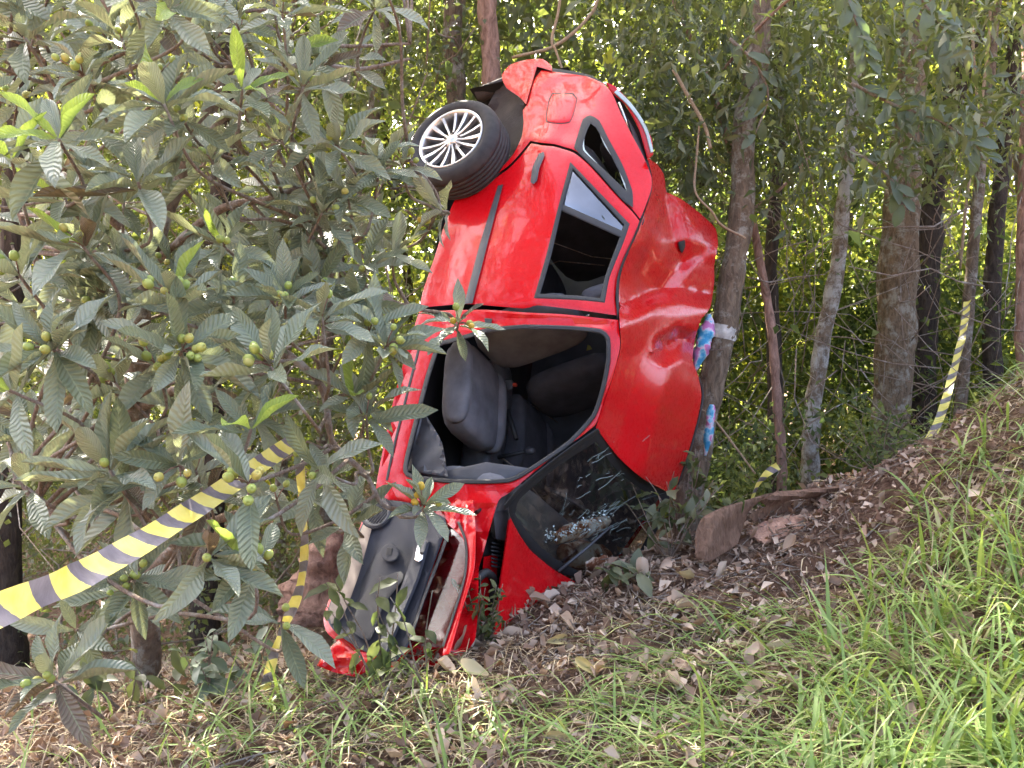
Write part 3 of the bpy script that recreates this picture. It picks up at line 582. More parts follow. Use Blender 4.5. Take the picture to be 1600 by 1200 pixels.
# open front door hanging by its hinges, inner side out
fd = panel('front_door', [(575, 792), (608, 778, C), (735, 779, C), (741, 800), (700, 823, C), (672, 900), (645, 1002), (622, 1042, C), (560, 1025), (512, 990), (506, 960), (530, 900), (560, 830)], door, Pn, car, off=.07, rim=.03, step=14)
panel('trim_panel', [(570, 812), (600, 782), (640, 786), (694, 808, C), (697, 826), (668, 910), (640, 1004), (618, 1036, C), (570, 1018), (526, 990), (510, 962), (530, 905), (552, 850)], door, M['trim'], fd, off=.0, rim=.06, step=8,
      dent=lambda u, v: tent(u, v, [(592, 845), (560, 930), (545, 975)], 18, .035) + tent(u, v, [(690, 830), (664, 905), (630, 1010)], 13, -.03) + tent(u, v, [(645, 850), (630, 920), (605, 1010)], 9, .012))
panel('lower_trim', [(567, 820, C), (582, 822, C), (560, 900), (535, 965), (518, 975, C), (512, 955, C), (535, 900)], door, simple('tan_lit_trim', (.17, .125, .095), .55), fd, off=-.018, rim=.03, step=7)  # tan colour stands for light reflected onto the lower strip
panel('armrest', [(655, 838, C), (672, 846, C), (655, 905), (632, 960), (606, 1022, C), (588, 1016, C), (612, 955), (635, 895)], door, M['trim'], fd, off=-.075, rim=.08, step=7, edge=4, soft=.02)
panel('map_pocket', [(588, 896), (600, 900), (626, 893), (630, 905), (600, 945), (578, 1000), (550, 985), (560, 945)], door, M['trim2'], fd, off=-.04, rim=.06, step=7)
panel('trim_ledge', strip_outline([(702, 828), (688, 868), (664, 930), (640, 1000)], 5), door, M['silver'] if False else M['trim2'], fd, off=-.045, rim=.04, edge=1)
def door_disc(name, c, r, mat, off, h, ex=1.0, ang=0, n=28, par=None, lip=.0):
    a = np.linspace(0, 2 * math.pi, n, endpoint=False); o = [(c[0] + (math.cos(t) * r * ex) * math.cos(ang) - math.sin(t) * r * math.sin(ang), c[1] + math.cos(t) * r * ex * math.sin(ang) + math.sin(t) * r * math.cos(ang)) for t in a]
    return panel(name, o, door, mat, par or fd, off=off, rim=h, step=5, edge=2, soft=.006)
sp_ = door_disc('speaker', (588, 801), 20, M['plastic'], -.03, .04, 1.18, -.9)
door_disc('speaker_ring', (588, 801), 23, M['trim2'], -.022, .03, 1.18, -.9, par=sp_)
for k in range(9):
    t = (k - 4) * 3.4; w = math.sqrt(max(0, 16 ** 2 - t * t)); c = np.array([588 + t * .78, 801 + t * .62]); d = np.array([-.62, .78]) * w * 1.1
    Q = np.array([c - d, c + d]); tube('grille_rib', PX(Q[:, 0], Q[:, 1], door(Q[:, 0], Q[:, 1]) - .034), .0022, M['trim2'], sp_, n=5)
kn = door_disc('mirror_knob', (609, 864), 14.5, M['trim'], -.055, .05)
panel('knob_switch', [(605, 855, C), (613, 856, C), (612, 868, C), (603, 867, C)], door, M['dark'], kn, off=-.062, rim=.008, edge=1)
panel('door_pull', [(657, 840), (661, 838), (664, 845), (660, 874), (654, 878), (648, 875), (651, 858)], door, M['silver'], fd, off=-.10, rim=.03, step=5, edge=1.5)
panel('door_pull_lever', [(656, 842), (665, 842), (666, 850), (662, 864), (655, 864)], door, M['plastic'], fd, off=-.115, rim=.012, step=5, edge=1.5)
panel('door_glass', [(700, 826, C), (722, 822), (733, 850), (731, 900), (711, 967), (694, 1012, C), (640, 1008, C), (668, 915)], door, M['doorglass'], fd, off=.03, rim=.005, step=12)
panel('window_frame', [(690, 784, C), (715, 774), (736, 770), (743, 828), (741, 889), (722, 953), (702, 1022), (692, 1024, C), (694, 1008), (710, 966), (728, 900), (730, 864), (722, 840), (699, 818, C)], door, Pn, fd, off=.01, rim=.05, step=5, dent=lambda u, v: .012 * smoothnoise(np.stack([u, v], -1), 26, 4) * (v < 835) + .06 * np.clip((800 - v) / 30, 0, 1))
panel('frame_seal', strip_outline([(716, 815), (728, 850), (726, 900), (708, 962), (692, 1010)], 4), door, M['rubber'], fd, off=-.004, rim=.02, edge=1)

# cabin
def blob(name, c, size, mat, parent, p=4, axes=CR, n=(14, 10), bend=0, origin=None, world=False):
    """rounded cushion: superellipsoid in car axes"""
    a = np.linspace(-math.pi, math.pi, n[0] * 2, endpoint=False); b = np.linspace(-math.pi / 2, math.pi / 2, n[1]); A, B_ = np.meshgrid(a, b)
    f = lambda t, e: np.sign(t) * np.abs(t) ** e; e = 2.0 / p
    X = np.stack([f(np.cos(B_), e) * f(np.cos(A), e), f(np.cos(B_), e) * f(np.sin(A), e), f(np.sin(B_), e)], -1) * (np.array(size) / 2)
    X[..., 1] += bend * (X[..., 0] ** 2)
    V = (X.reshape(-1, 3) @ axes.T) + np.asarray(c if world else CAR(c)); w = n[0] * 2
    F = [(i * w + j, i * w + (j + 1) % w, (i + 1) * w + (j + 1) % w, (i + 1) * w + j) for i in range(n[1] - 1) for j in range(w)]
    return add(name, V, F, mat, parent)
def rot2(a):
    R = np.eye(3); R[:2, :2] = [[math.cos(a), -math.sin(a)], [math.sin(a), math.cos(a)]]; return CR @ R
def seat(w, mats, nm):
    s = blob(nm, (2.22, .50, w), (.56, .17, .50), mats[0], car, 4.5, rot2(.12), bend=.0)
    blob('seat_bolster', (2.22, .53, w + .225), (.52, .16, .09), mats[1], s, 3, rot2(.12)); blob('seat_bolster', (2.22, .53, w - .225), (.52, .16, .09), mats[1], s, 3, rot2(.12))
    b = blob('backrest', (1.82, .82, w), (.16, .62, .48), mats[0], s, 4, rot2(.30)); blob('headrest', (1.67, 1.24, w), (.10, .20, .27), mats[0], s, 3.5, rot2(.25))
    for e in (-.06, .06):
        q = CAR(np.array([(1.74, 1.06, w + e), (1.69, 1.2, w + e)])); tube('headrest_post', q, .008, M['silver'], s, n=6)
    return s
seat(.37, (M['fabric'], M['fabric']), 'front_seat'); seat(-.37, (M['fabric2'], M['fabric2']), 'front_seat')
rs = blob('rear_bench', (1.15, .50, 0), (.5, .2, 1.25), M['fabric2'], car, 5, rot2(.1)); blob('bench_backrest', (.78, .85, 0), (.16, .62, 1.25), M['fabric2'], rs, 5, rot2(.3))
for w in (-.36, .36): blob('bench_headrest', (.62, 1.22, w), (.09, .16, .26), M['fabric2'], rs, 3.5, rot2(.3))
db = blob('dashboard', (2.93, .80, 0), (.34, .36, 1.36), M['dash'], car, 5, rot2(-.15)); blob('dashboard_end', (2.90, .74, .63), (.26, .44, .12), M['fabric'], db, 4, rot2(-.2))
blob('glovebox', (2.80, .66, .36), (.12, .22, .42), M['trim2'], db, 4, rot2(-.1)); blob('air_vent', (2.80, .90, .60), (.06, .10, .10), M['silver'], db, 3)
ct = CAR((2.62, .88, -.36)); a = np.linspace(0, 2 * math.pi, 25); e1 = CR[:, 2]; e2 = unit(CR[:, 1] * .88 - CR[:, 0] * -.45)
tube('steering_wheel', ct + .18 * (np.cos(a)[:, None] * e1 + np.sin(a)[:, None] * e2), .015, M['plastic'], db, n=8)
blob('steering_hub', (2.64, .87, -.36), (.08, .16, .18), M['plastic'], db, 3, rot2(.4))
blob('gear_tunnel', (2.35, .42, 0), (1.1, .22, .22), M['plastic'], car, 4); tube('gear_lever', CAR(np.array([(2.45, .5, 0), (2.42, .72, .02)])), [.012, .012], M['rubber'], car, n=8); blob('gear_knob', (2.42, .74, .02), (.05, .07, .05), M['plastic'], car, 2.2)
tube('handbrake', CAR(np.array([(2.15, .55, .02), (2.34, .64, .02)])), .016, M['rubber'], car, n=8)
blob('belt_buckle', (2.02, .56, .10), (.07, .10, .03), M['plastic'], car, 4); blob('belt_release', (2.02, .62, .10), (.02, .025, .025), simple('buckle_red', (.5, .05, .02), .4), car, 4)
def shell(name, fn, us, vs, mat, parent=car):
    U, Vv = np.meshgrid(us, vs); Q = fn(U, Vv); n = len(us)
    F = [(i * n + j, i * n + j + 1, (i + 1) * n + j + 1, (i + 1) * n + j) for i in range(len(vs) - 1) for j in range(n - 1)]
    return add(name, CAR(Q.reshape(-1, 3)), F, mat, parent)
ht = lambda x: np.interp(x, [.1, .35, .6, 1.3, 2.1, 2.35, 3.02], [.95, 1.34, 1.42, 1.46, 1.45, 1.40, .98])
fs = lambda o: (lambda x, t: np.stack([x, .28 + (ht(x) - .28) * t, -(.80 - o - .22 * np.clip(t - .5, 0, 1) ** 1.3 * 1.0)], -1))
shell('far_side_trim', fs(.05), np.linspace(.12, 3.0, 24), np.linspace(0, 1, 10), M['plastic']); shell('far_side_body', fs(.0), np.linspace(.12, 3.0, 24), np.linspace(0, 1, 10), Pn)  # unseen far side closed without windows to keep the cabin dark
shell('floor_pan', lambda x, w: np.stack([x, .27 + 0 * x + .02 * np.cos(w * 14), w], -1), np.linspace(.6, 2.95, 14), np.linspace(-.78, .66, 22), M['dark'])
shell('underbody', lambda x, w: np.stack([x, .255 + 0 * x, w], -1), np.linspace(.5, 2.9, 14), np.linspace(-.78, .62, 12), M['dark'])
shell('bulkhead', lambda h, w: np.stack([3.0 + 0 * h, h, w], -1), np.linspace(.25, .92, 6), np.linspace(-.78, .68, 10), M['dark'])
shell('rear_closure', lambda h, w: np.stack([.10 + .0 * h, h, w], -1), np.linspace(.25, .95, 6), np.linspace(-.7, .64, 10), M['dark'])  # dark sheet closing the rear, added so the cabin stays dark
shell('headlining', lambda x, w: np.stack([x, ht(x) - .05 - .08 * w * w, w], -1), np.linspace(.4, 2.3, 14), np.linspace(-.56, .42, 10), M['plastic'])
panel('sill_tread', [(636, 735, C), (660, 640, C), (690, 690), (700, 745, C)], side, M['plastic'], car, off=.06, rim=.02, dent=lambda u, v: .008 * np.sin((u + v * .3) / 1.6))
panel('a_post_trim', [(640, 735, C), (700, 752, C), (796, 750, C), (830, 732, C), (760, 722, C), (700, 735, C)], side, M['plastic'], car, off=.10, rim=.05)

# things beside and inside the car
P0 = PX(900, 842, 5.0)
fur = empty('plush_cushion', CAR((2.93, 1.0, .1)), 'white and tan plush cushion lying behind the cracked windscreen', 'cushion')
for nm, pts, rad in [('cushion_roll', [(868, 842), (885, 834), (910, 828), (935, 820), (950, 812)], [.03, .045, .05, .045, .025]), ('cushion_body', [(878, 862), (905, 868), (930, 880), (925, 910)], [.04, .085, .10, .06])]:
    L = catmull(np.array([PX(u, v, shield(u, v) + .11 + (.05 if nm == 'cushion_body' else 0)) for u, v in pts]), 6); V, F = tube_geo(L, np.interp(np.linspace(0, 1, len(L)), np.linspace(0, 1, len(rad)), rad), 14, .08, 3, scale=.08); add(nm, V, F, M['fur'], fur)
fragf = lambda u, v: 4.12 + 0 * u + (v - 1030) * -.002
fr = panel('body_fragment', [(495, 1040, C), (508, 1018, C), (530, 1000, C), (548, 1016, C), (585, 1022, C), (616, 1042, C), (580, 1046, C), (556, 1058, C), (520, 1050, C)], fragf, Pn, None, rim=.02, step=5, dent=lambda u, v: .01 * smoothnoise(np.stack([u, v], -1), 30, 12) + ridge(u, v, [(505, 1034), (540, 1028), (575, 1036), (610, 1042)], 14, 9, -.03))
fr['label'] = 'crumpled red bumper fragment lying in the grass below the open car door'; fr['category'] = 'car fragment'

# ------------------------------------------------------------------ leaf templates
T5V = np.array([(0, 0, 0), (-.5, .42, .10), (.5, .42, .10), (0, .5, 0), (0, 1, -.12)]); T5F = np.array([(0, 3, 1), (0, 2, 3), (3, 4, 1), (3, 2, 4)])
def leaf_template(rows, droop, fold, wav, prof, seed=0, cols=2):
    r = np.random.default_rng(seed); V, U = [], []; cs = np.linspace(-1, 1, cols * 2 + 1)
    for i in range(rows + 1):
        t = i / rows; w = prof(t); a = droop * t; 
        y = math.sin(a) / droop if abs(droop) > 1e-3 else t; z = -(1 - math.cos(a)) / droop if abs(droop) > 1e-3 else 0
        for c in cs:
            V.append((c * w, y, z + fold * abs(c) * w + wav * math.sin(t * 9 + c * 2 + seed) * abs(c) * w + r.normal(0, .004))); U.append((.5 + c * .5, t))
    n = len(cs); F = [(i * n + j, i * n + j + 1, (i + 1) * n + j + 1, (i + 1) * n + j) for i in range(rows) for j in range(n - 1)]
    return np.array(V), np.array(F), np.array(U)
loq_prof = lambda t: .5 * (.05 + .95 * np.sin(math.pi * min(1, t ** 1.25 * .98 + .02)) ** .85) if t < .999 else .01
def cloud(centres, spread, n, size, rr, droop=.5, narrow=.45, flat=1.0, toward=None):
    """n leaves scattered round clump centres -> triangles"""
    k = rr.integers(0, len(centres), n); sp = np.asarray(spread, float); sp = sp[k][:, None] if sp.ndim else sp
    P = centres[k] + rr.normal(0, 1, (n, 3)) * sp * np.array([1, 1, flat])
    d = rr.normal(0, 1, (n, 3)); d[:, 2] -= droop; nn = rr.normal(0, 1, (n, 3)) * .8 + np.array([0, 0, 1.0])
    if toward is not None: nn = nn + toward
    L = size * rr.uniform(.55, 1.35, n); return P, frames(d, nn), np.stack([L * narrow * rr.uniform(.7, 1.3, n), L, L], -1)
def cloud_mesh(*a, **k):
    P, R, S = cloud(*a, **k); V, F, _ = scatter(T5V, T5F, R, P, S); return V, F

# ------------------------------------------------------------------ forest trees
TREES = {}
def tree(label, pts, Y, w0, w1, bark, seed, crown=None, name='forest_tree', top=8.5, limbs=3, leaf='leafA', size=.13, lean=None, group='trees of the forest edge', nleaf=1500, rough=.10):
    rr = np.random.default_rng(seed); Ys = Y if isinstance(Y, (list, tuple)) else [Y] * len(pts)
    L = [PX(u, v, y) for (u, v), y in zip(pts, Ys)]; b = L[0].copy(); gz = float(ground(b[0], b[1]))
    if b[2] > gz + .1: L = [np.array([b[0] - .02, b[1], gz])] + L
    base = np.array([L[0][0], L[0][1], float(ground(L[0][0], L[0][1]))]); L = [base - np.array([0, 0, .15])] + [p for p in L if p[2] > base[2] + .05]
    d = unit(L[-1] - L[-2])
    while L[-1][2] < top: d = unit(d + rr.normal(0, .10, 3) + np.array([0, 0, .25])); L.append(L[-1] + d * .8)
    path = catmull(np.array(L), 5); r0, r1 = w0 * Ys[0] / FPX / 2, w1 * Ys[-1] / FPX / 2
    seen = np.linspace(0, 1, len(path)); zz = (path[:, 2] - base[2]) / (L[-1][2] - base[2]); vis = (PX(*pts[-1], Ys[-1])[2] - base[2]) / (L[-1][2] - base[2])
    rad = np.interp(zz, [0, .06, max(.15, vis), 1.0], [r0 * 1.18, r0, r1, max(.012, r1 * .35)])
    t = empty(name, base, label, 'tree', group)
    TREES[label] = (path, rad)
    tube('trunk', path, rad, bark, t, n=14, rough=rough, seed=seed, scale=max(.12, r0 * 2.5))
    C_ = []
    for k in range(limbs):
        q = path[int(len(path) * rr.uniform(.55, .9))]; dr = unit(np.array([rr.normal(), rr.normal() * .8, .55])); pp = [q]
        for j in range(4): dr = unit(dr + rr.normal(0, .25, 3)); pp.append(pp[-1] + dr * rr.uniform(.3, .6)); C_.append(pp[-1])
        tube('limb', catmull(np.array(pp), 4), np.linspace(max(.012, r1 * .45), .006, 17), bark, t, n=7)
    C_ += [p for p in path[int(len(path) * .6):]]
    if crown is None:
        C_ = np.array(C_); C_ = np.vstack([C_ + rr.normal(0, .75, C_.shape) for _ in range(3)]); V, F = cloud_mesh(C_, .30, nleaf, size, rr, droop=.3, narrow=.55); add('crown', V, F, M[leaf], t)
    else:
        V, F = crown(rr, path); add('crown', V, F, M[leaf], t)
    return t
def drape(lo, hi, spread, n, size, narrow=.28, us=None):
    """hanging sprays: clumps given by pixel box and distance"""
    def f(rr, path):
        m = 130; Y = rr.uniform(lo[2], hi[2], m); u = rr.uniform(lo[0], hi[0], m); v = rr.uniform(lo[1], hi[1], m); C_ = PX(u, v, Y)
        P, R, S = cloud(C_, spread, n, size, rr, droop=.8, narrow=narrow, flat=1.0); V, F, _ = scatter(T5V, T5F, R, P, S); return V, F
    return f
leaning = tree('leaning reddish-brown trunk that props up the crushed car roof', [(1070, 800), (1086, 720), (1108, 620), (1136, 480), (1157, 340), (1164, 200), (1186, 70), (1196, -80)], 6.55, 44, 31, M['bark_grey'], 1, crown=drape((1000, -60, 6.3), (1270, 310, 7.8), .17, 6200, .085), leaf='leafC')
tree('thin bent sapling beside the dark slender trunk, bare and pinkish-brown', [(1222, 738), (1215, 640), (1206, 520), (1190, 420), (1172, 330), (1160, 300)], 7.0, 16, 12, M['bark_red'], 2, name='sapling', top=4.2, limbs=2, nleaf=300, size=.08)
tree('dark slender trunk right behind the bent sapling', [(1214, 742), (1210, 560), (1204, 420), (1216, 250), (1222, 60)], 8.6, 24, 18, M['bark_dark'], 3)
tree('narrow pale trunk blotched white with lichen', [(1266, 738), (1270, 640), (1288, 520), (1308, 420), (1322, 270), (1336, 120)], 8.0, 27, 20, M['bark_white'], 4, nleaf=1200)
tree('thickest trunk, brown and flecked with grey lichen', [(1384, 722), (1396, 560), (1404, 420), (1416, 260), (1428, 80), (1436, -60)], 8.6, 62, 42, M['bark_lichen'], 5, top=10, crown=drape((1180, -80, 8.7), (1600, 330, 9.8), .24, 4200, .10, .3), leaf='leafA')
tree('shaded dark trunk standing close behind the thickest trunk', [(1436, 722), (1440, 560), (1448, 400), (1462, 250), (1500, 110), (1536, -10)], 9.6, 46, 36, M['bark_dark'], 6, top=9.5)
tree('slim mottled trunk that carries the end of the hanging hazard tape', [(1500, 660), (1506, 560), (1516, 440), (1526, 330), (1540, 180), (1556, 20)], 9.0, 20, 14, M['bark_grey'], 7)
tree('straight dark trunk above the grassy bank', [(1552, 640), (1550, 470), (1562, 300), (1580, 120), (1596, -30)], 9.4, 28, 22, M['bark_dark'], 8)
tree('stout brown trunk at the top of the grassy bank', [(1604, 600), (1601, 500), (1606, 300), (1612, 60)], 7.4, 30, 26, M['bark_red'], 9)
tree('reddish bare trunk rising behind the car wheel arch', [(772, 300), (768, 120), (762, 20), (758, -60)], 7.1, 32, 29, M['bark_red'], 10, crown=drape((560, -120, 7.2), (980, 120, 9.0), .26, 2600, .12, .45), leaf='leafC')
tree('grey twin trunk beside the reddish bare trunk', [(716, 300), (712, 130), (706, 40), (724, -60)], 7.5, 36, 30, M['bark_grey'], 11)
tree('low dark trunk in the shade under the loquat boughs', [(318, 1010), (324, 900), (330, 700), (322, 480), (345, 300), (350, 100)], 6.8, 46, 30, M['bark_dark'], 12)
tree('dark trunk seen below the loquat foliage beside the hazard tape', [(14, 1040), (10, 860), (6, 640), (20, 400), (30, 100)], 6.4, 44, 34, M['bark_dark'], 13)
tree('thin grey trunk in the thicket behind the loquat tree', [(440, 700), (446, 480), (430, 260), (452, 60)], 8.2, 20, 15, M['bark_grey'], 14)
tree('dim brown trunk in the thicket near the open car door', [(512, 900), (505, 700), (520, 450), (580, 200), (600, 20)], 7.6, 24, 18, M['bark_grey'], 15)
rr0 = np.random.default_rng(77)
for k in range(20):
    u = [120, 215, 400, 545, 640, 905, 960, 1045, 1130, 1160, 1250, 1335, 1350, 1475, 1530, 1585, 60, 270, 1010, 860][k]; Y = rr0.uniform(11, 17); w = rr0.uniform(10, 20)
    tree('slender far trunk among the sunlit thicket', [(u, 690), (u + rr0.normal(0, 14), 450), (u + rr0.normal(0, 25), 200), (u + rr0.normal(0, 40), -40)], Y, w, w * .75, M[('bark_dark', 'bark_grey')[k % 2]], 40 + k, top=11, leaf='leafB', size=.20, group='far trunks in the thicket', nleaf=800)

# foliage that reads as one mass
def mass(name, label, n, box, clumps, spread, size, mat, seed, droop=.5, narrow=.5, keep=None, flat=.8):
    rr = np.random.default_rng(seed); Y = rr.uniform(box[0], box[1], clumps); u = rr.uniform(box[2], box[3], clumps); v = rr.uniform(box[4], box[5], clumps)
    if keep is not None: m = keep(u, v, rr); Y, u, v = Y[m], u[m], v[m]
    C_ = PX(u, v, Y); ok = C_[:, 2] > ground(C_[:, 0], C_[:, 1]) + .05; C_ = C_[ok]
    V, F = cloud_mesh(C_, spread, n, size, rr, droop=droop, narrow=narrow, flat=flat); add(name, V, F, M[mat], kind='stuff', label=label)
gap = lambda u, v, rr: rr.uniform(0, 1, u.shape) > .75 * np.exp(-((u - 900) / 120) ** 2 - ((v - 50) / 90) ** 2)
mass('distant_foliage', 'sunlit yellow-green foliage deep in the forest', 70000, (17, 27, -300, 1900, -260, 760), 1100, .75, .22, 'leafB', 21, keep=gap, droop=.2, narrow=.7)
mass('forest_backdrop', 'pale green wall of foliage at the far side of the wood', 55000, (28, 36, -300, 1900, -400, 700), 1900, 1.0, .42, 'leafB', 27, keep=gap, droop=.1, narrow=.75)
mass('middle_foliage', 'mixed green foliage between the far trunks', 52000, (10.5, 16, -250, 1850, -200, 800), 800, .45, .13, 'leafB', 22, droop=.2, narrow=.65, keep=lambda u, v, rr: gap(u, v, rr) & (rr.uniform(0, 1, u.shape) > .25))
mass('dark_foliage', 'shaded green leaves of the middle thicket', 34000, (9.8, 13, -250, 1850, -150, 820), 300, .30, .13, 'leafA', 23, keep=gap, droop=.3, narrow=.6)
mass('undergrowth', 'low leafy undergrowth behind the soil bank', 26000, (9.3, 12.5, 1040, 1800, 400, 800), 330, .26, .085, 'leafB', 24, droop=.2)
mass('bank_herbs', 'low herbs and shoots along the top of the soil bank', 2600, (6.6, 8.3, 1060, 1640, 640, 800), 40, .12, .06, 'leafA', 29, droop=.1)
rc = np.random.default_rng(91); cc = np.stack([rc.uniform(-7, 2.0, 420), rc.uniform(7.5, 12.5, 420), rc.uniform(5.6, 10.5, 420)], -1)  # unseen leaf mass added to keep direct sun off the ground
V, F = cloud_mesh(cc, .5, 6000, .24, rc, droop=.3, narrow=.6); add('canopy', V, F, M['leafA'], kind='stuff', label='unseen overhead leaf mass, added to shade the clearing')
mass('hanging_boughs', 'leafy boughs hanging across the upper trunks', 3400, (5.9, 7.6, 960, 1640, -60, 250), 60, .20, .125, 'leafC', 28, droop=.7, narrow=.30)
mass('thicket', 'fine-leaved thicket behind the loquat tree', 30000, (5.9, 8.2, -200, 680, 0, 1120), 330, .20, .055, 'leafC', 25, keep=lambda u, v, rr: rr.uniform(0, 1, u.shape) > .35)
# thin stems and dead twigs
def stems(name, label, n, box, seed, mat, rad=(.003, .009), ln_=(.4, 1.6), up=.3, **kw):
    rr = np.random.default_rng(seed); parts = []
    for k in range(n):
        Y = rr.uniform(box[0], box[1]); p = PX(rr.uniform(box[2], box[3]), rr.uniform(box[4], box[5]), Y); d = unit(rr.normal(0, 1, 3) * np.array([1, .5, .8]) + np.array([0, 0, up])); L = rr.uniform(*ln_); pp = [p]
        for j in range(4): d = unit(d + rr.normal(0, .28, 3)); pp.append(pp[-1] + d * L / 4)
        pp = np.array(pp); pp[:, 2] = np.maximum(pp[:, 2], ground(pp[:, 0], pp[:, 1]) + .01); r = rr.uniform(*rad); parts.append(tube_geo(pp, np.linspace(r, r * .5, 5), 5))
    V, F = merge(parts); return add(name, V, F, mat, kind='stuff', label=label, **kw)
stems('tangled_twigs', 'tangle of thin bare twigs in the thicket behind the loquat', 260, (5.6, 8.0, -100, 720, -40, 1050), 31, M['bark_twig'])
stems('bramble_stems', 'dry stems tangled among the undergrowth', 200, (6.6, 9, 1060, 1650, 300, 780), 32, M['bark_twig'], (.003, .007))
def vine(label, pts, Y, r, mat=None, group='hanging lianas'):
    L = catmull(np.array([PX(u, v, Y) for u, v in pts]), 6); return tube('hanging_vine', L, r, mat or M['bark_vine'], n=6, rough=.1, label=label, cat='vine', group=group)
vine('pale crooked vine dangling between car roof and leaning trunk', [(1052, 108), (1075, 150), (1095, 185), (1104, 205), (1110, 232)], 6.1, .012)
vine('thin pale vine looping down to the leaning trunk', [(1093, 190), (1088, 250), (1085, 290), (1092, 310), (1112, 330), (1128, 352), (1165, 372)], 6.12, .007)
vine('yellowish pair of lianas hanging beside the far right trunks', [(1548, -30), (1545, 60), (1532, 170), (1512, 300), (1500, 420)], 8.6, .014)
vine('straight yellowish liana hanging above the grassy bank', [(1522, -20), (1520, 60), (1526, 150), (1522, 240)], 8.4, .012)
vine('bare arching twig above the car roof', [(800, 90), (870, 70), (925, 20), (940, -30)], 6.6, .012)
vine('forked bare twig touching the top of the car', [(880, 112), (868, 78), (862, 62), (872, 20), (880, -40)], 6.3, .009)
vine('bare arching stem springing from the brown palm sheath', [(1060, 600 + 20), (1110, 650), (1150, 700), (1180, 740)], 6.3, .007)
# broad grey-green leaves hanging across the thick trunk
brV, brF, brU = leaf_template(6, .5, .10, .05, lambda t: .5 * (math.sin(math.pi * (t * .97 + .015)) ** .62), 3)
br_me = mesh_data('broad_leaf', brV * np.array([.48, 1, 1]), brF, M['leafD'], brU)
def spray(label, stem, Y, n, size, side=1.0, seed=0):
    rr = np.random.default_rng(seed); L = catmull(np.array([PX(u, v, Y + k * .02) for k, (u, v) in enumerate(stem)]), 8); t = empty('broad_leaved_branch', L[0], label, 'branch', 'broad-leaved sprays hanging from the canopy')
    tube('stem', L, np.linspace(.012, .005, len(L)), M['bark_twig'], t, n=6); T = unit(np.gradient(L, axis=0))
    for k in range(n):
        i = int((k + 1) / n * (len(L) - 1)); s = 1 if k % 2 else -1; sd = unit(np.cross(T[i], [0, 1, 0])); d = unit(T[i] * .7 + sd * s * rr.uniform(.5, 1.0) + rr.normal(0, .22, 3) + np.array([0, -.2, -.35])); nn = np.array([rr.normal(0, .3), -1, .5])
        R = frames(d, nn); Mx = Matrix(R.tolist()).to_4x4(); Mx.translation = Vector(L[i]); place('leaf', br_me, Mx @ Matrix.Scale(size * rr.uniform(.75, 1.2), 4), t)
for k, a in enumerate([('grey-green broad-leaved spray hanging from the top beside the thickest trunk', [(1300, -60), (1330, 10), (1345, 60), (1352, 90)], 5.9, 14, .16), ('broad-leaved spray spreading across the middle of the thickest trunk', [(1330, 130), (1400, 165), (1470, 190), (1540, 240)], 6.2, 20, .17),
     ('broad-leaved spray drooping above the slim mottled trunk', [(1400, -60), (1440, 0), (1470, 40), (1490, 70)], 6.0, 12, .20), ('low broad-leaved spray in front of the lower thick trunk', [(1330, 235), (1370, 260), (1400, 290), (1410, 320)], 6.4, 9, .17), ('broad-leaved spray hanging right over the car roof', [(1010, 180), (1040, 200), (1075, 240), (1090, 280)], 6.9, 12, .19),
     ('broad-leaved spray beside the leaning trunk above its pale blotch', [(1140, 60), (1180, 100), (1200, 150), (1180, 210)], 6.2, 9, .17)]):
    spray(*a, seed=60 + k)

# ------------------------------------------------------------------ loquat tree
lq = empty('loquat_tree', (PX(230, 1090, 4.9)[0], 4.9, float(ground(PX(230, 1090, 4.9)[0], 4.9))), 'loquat tree with long ribbed leaves and clusters of green fruit', 'tree')
lq_me = {}
for nm in ('loquat', 'loquat_young', 'loquat_dry'):
    lq_me[nm] = []
    for k in range(4):
        V, F, U = leaf_template(9, (-.25, .35, .75, .12)[k], (.22, .12, .16, .28)[k], (.08, .12, .10, .06)[k], loq_prof, 10 + k); lq_me[nm].append(mesh_data('ribbed_leaf', V * np.array([.25, 1, 1]), F, M[nm], U))
lqT = []
for k in range(3):
    V, F, U = leaf_template(5, (.1, .4, .8)[k], .18, .1, loq_prof, 20 + k, cols=1); lqT.append((V * np.array([.275, 1, 1]), F, U))
a = np.linspace(0, 2 * math.pi, 9, endpoint=False); prof = [(.12, 0), (.62, .12), (.95, .40), (1.0, .62), (.85, .95), (.5, 1.18), (.22, 1.22), (.16, 1.14)]
fV = np.array([(r * math.cos(t), z * 1.9, r * math.sin(t)) for r, z in prof for t in a]); fF = [(i * 9 + j, i * 9 + (j + 1) % 9, (i + 1) * 9 + (j + 1) % 9, (i + 1) * 9 + j) for i in range(7) for j in range(9)] + [tuple(range(8, -1, -1)), tuple(range(63, 72))]
fr_me = {k: mesh_data('fruit', fV * .5, fF, M[k]) for k in ('fruit', 'fruit_ripe')}
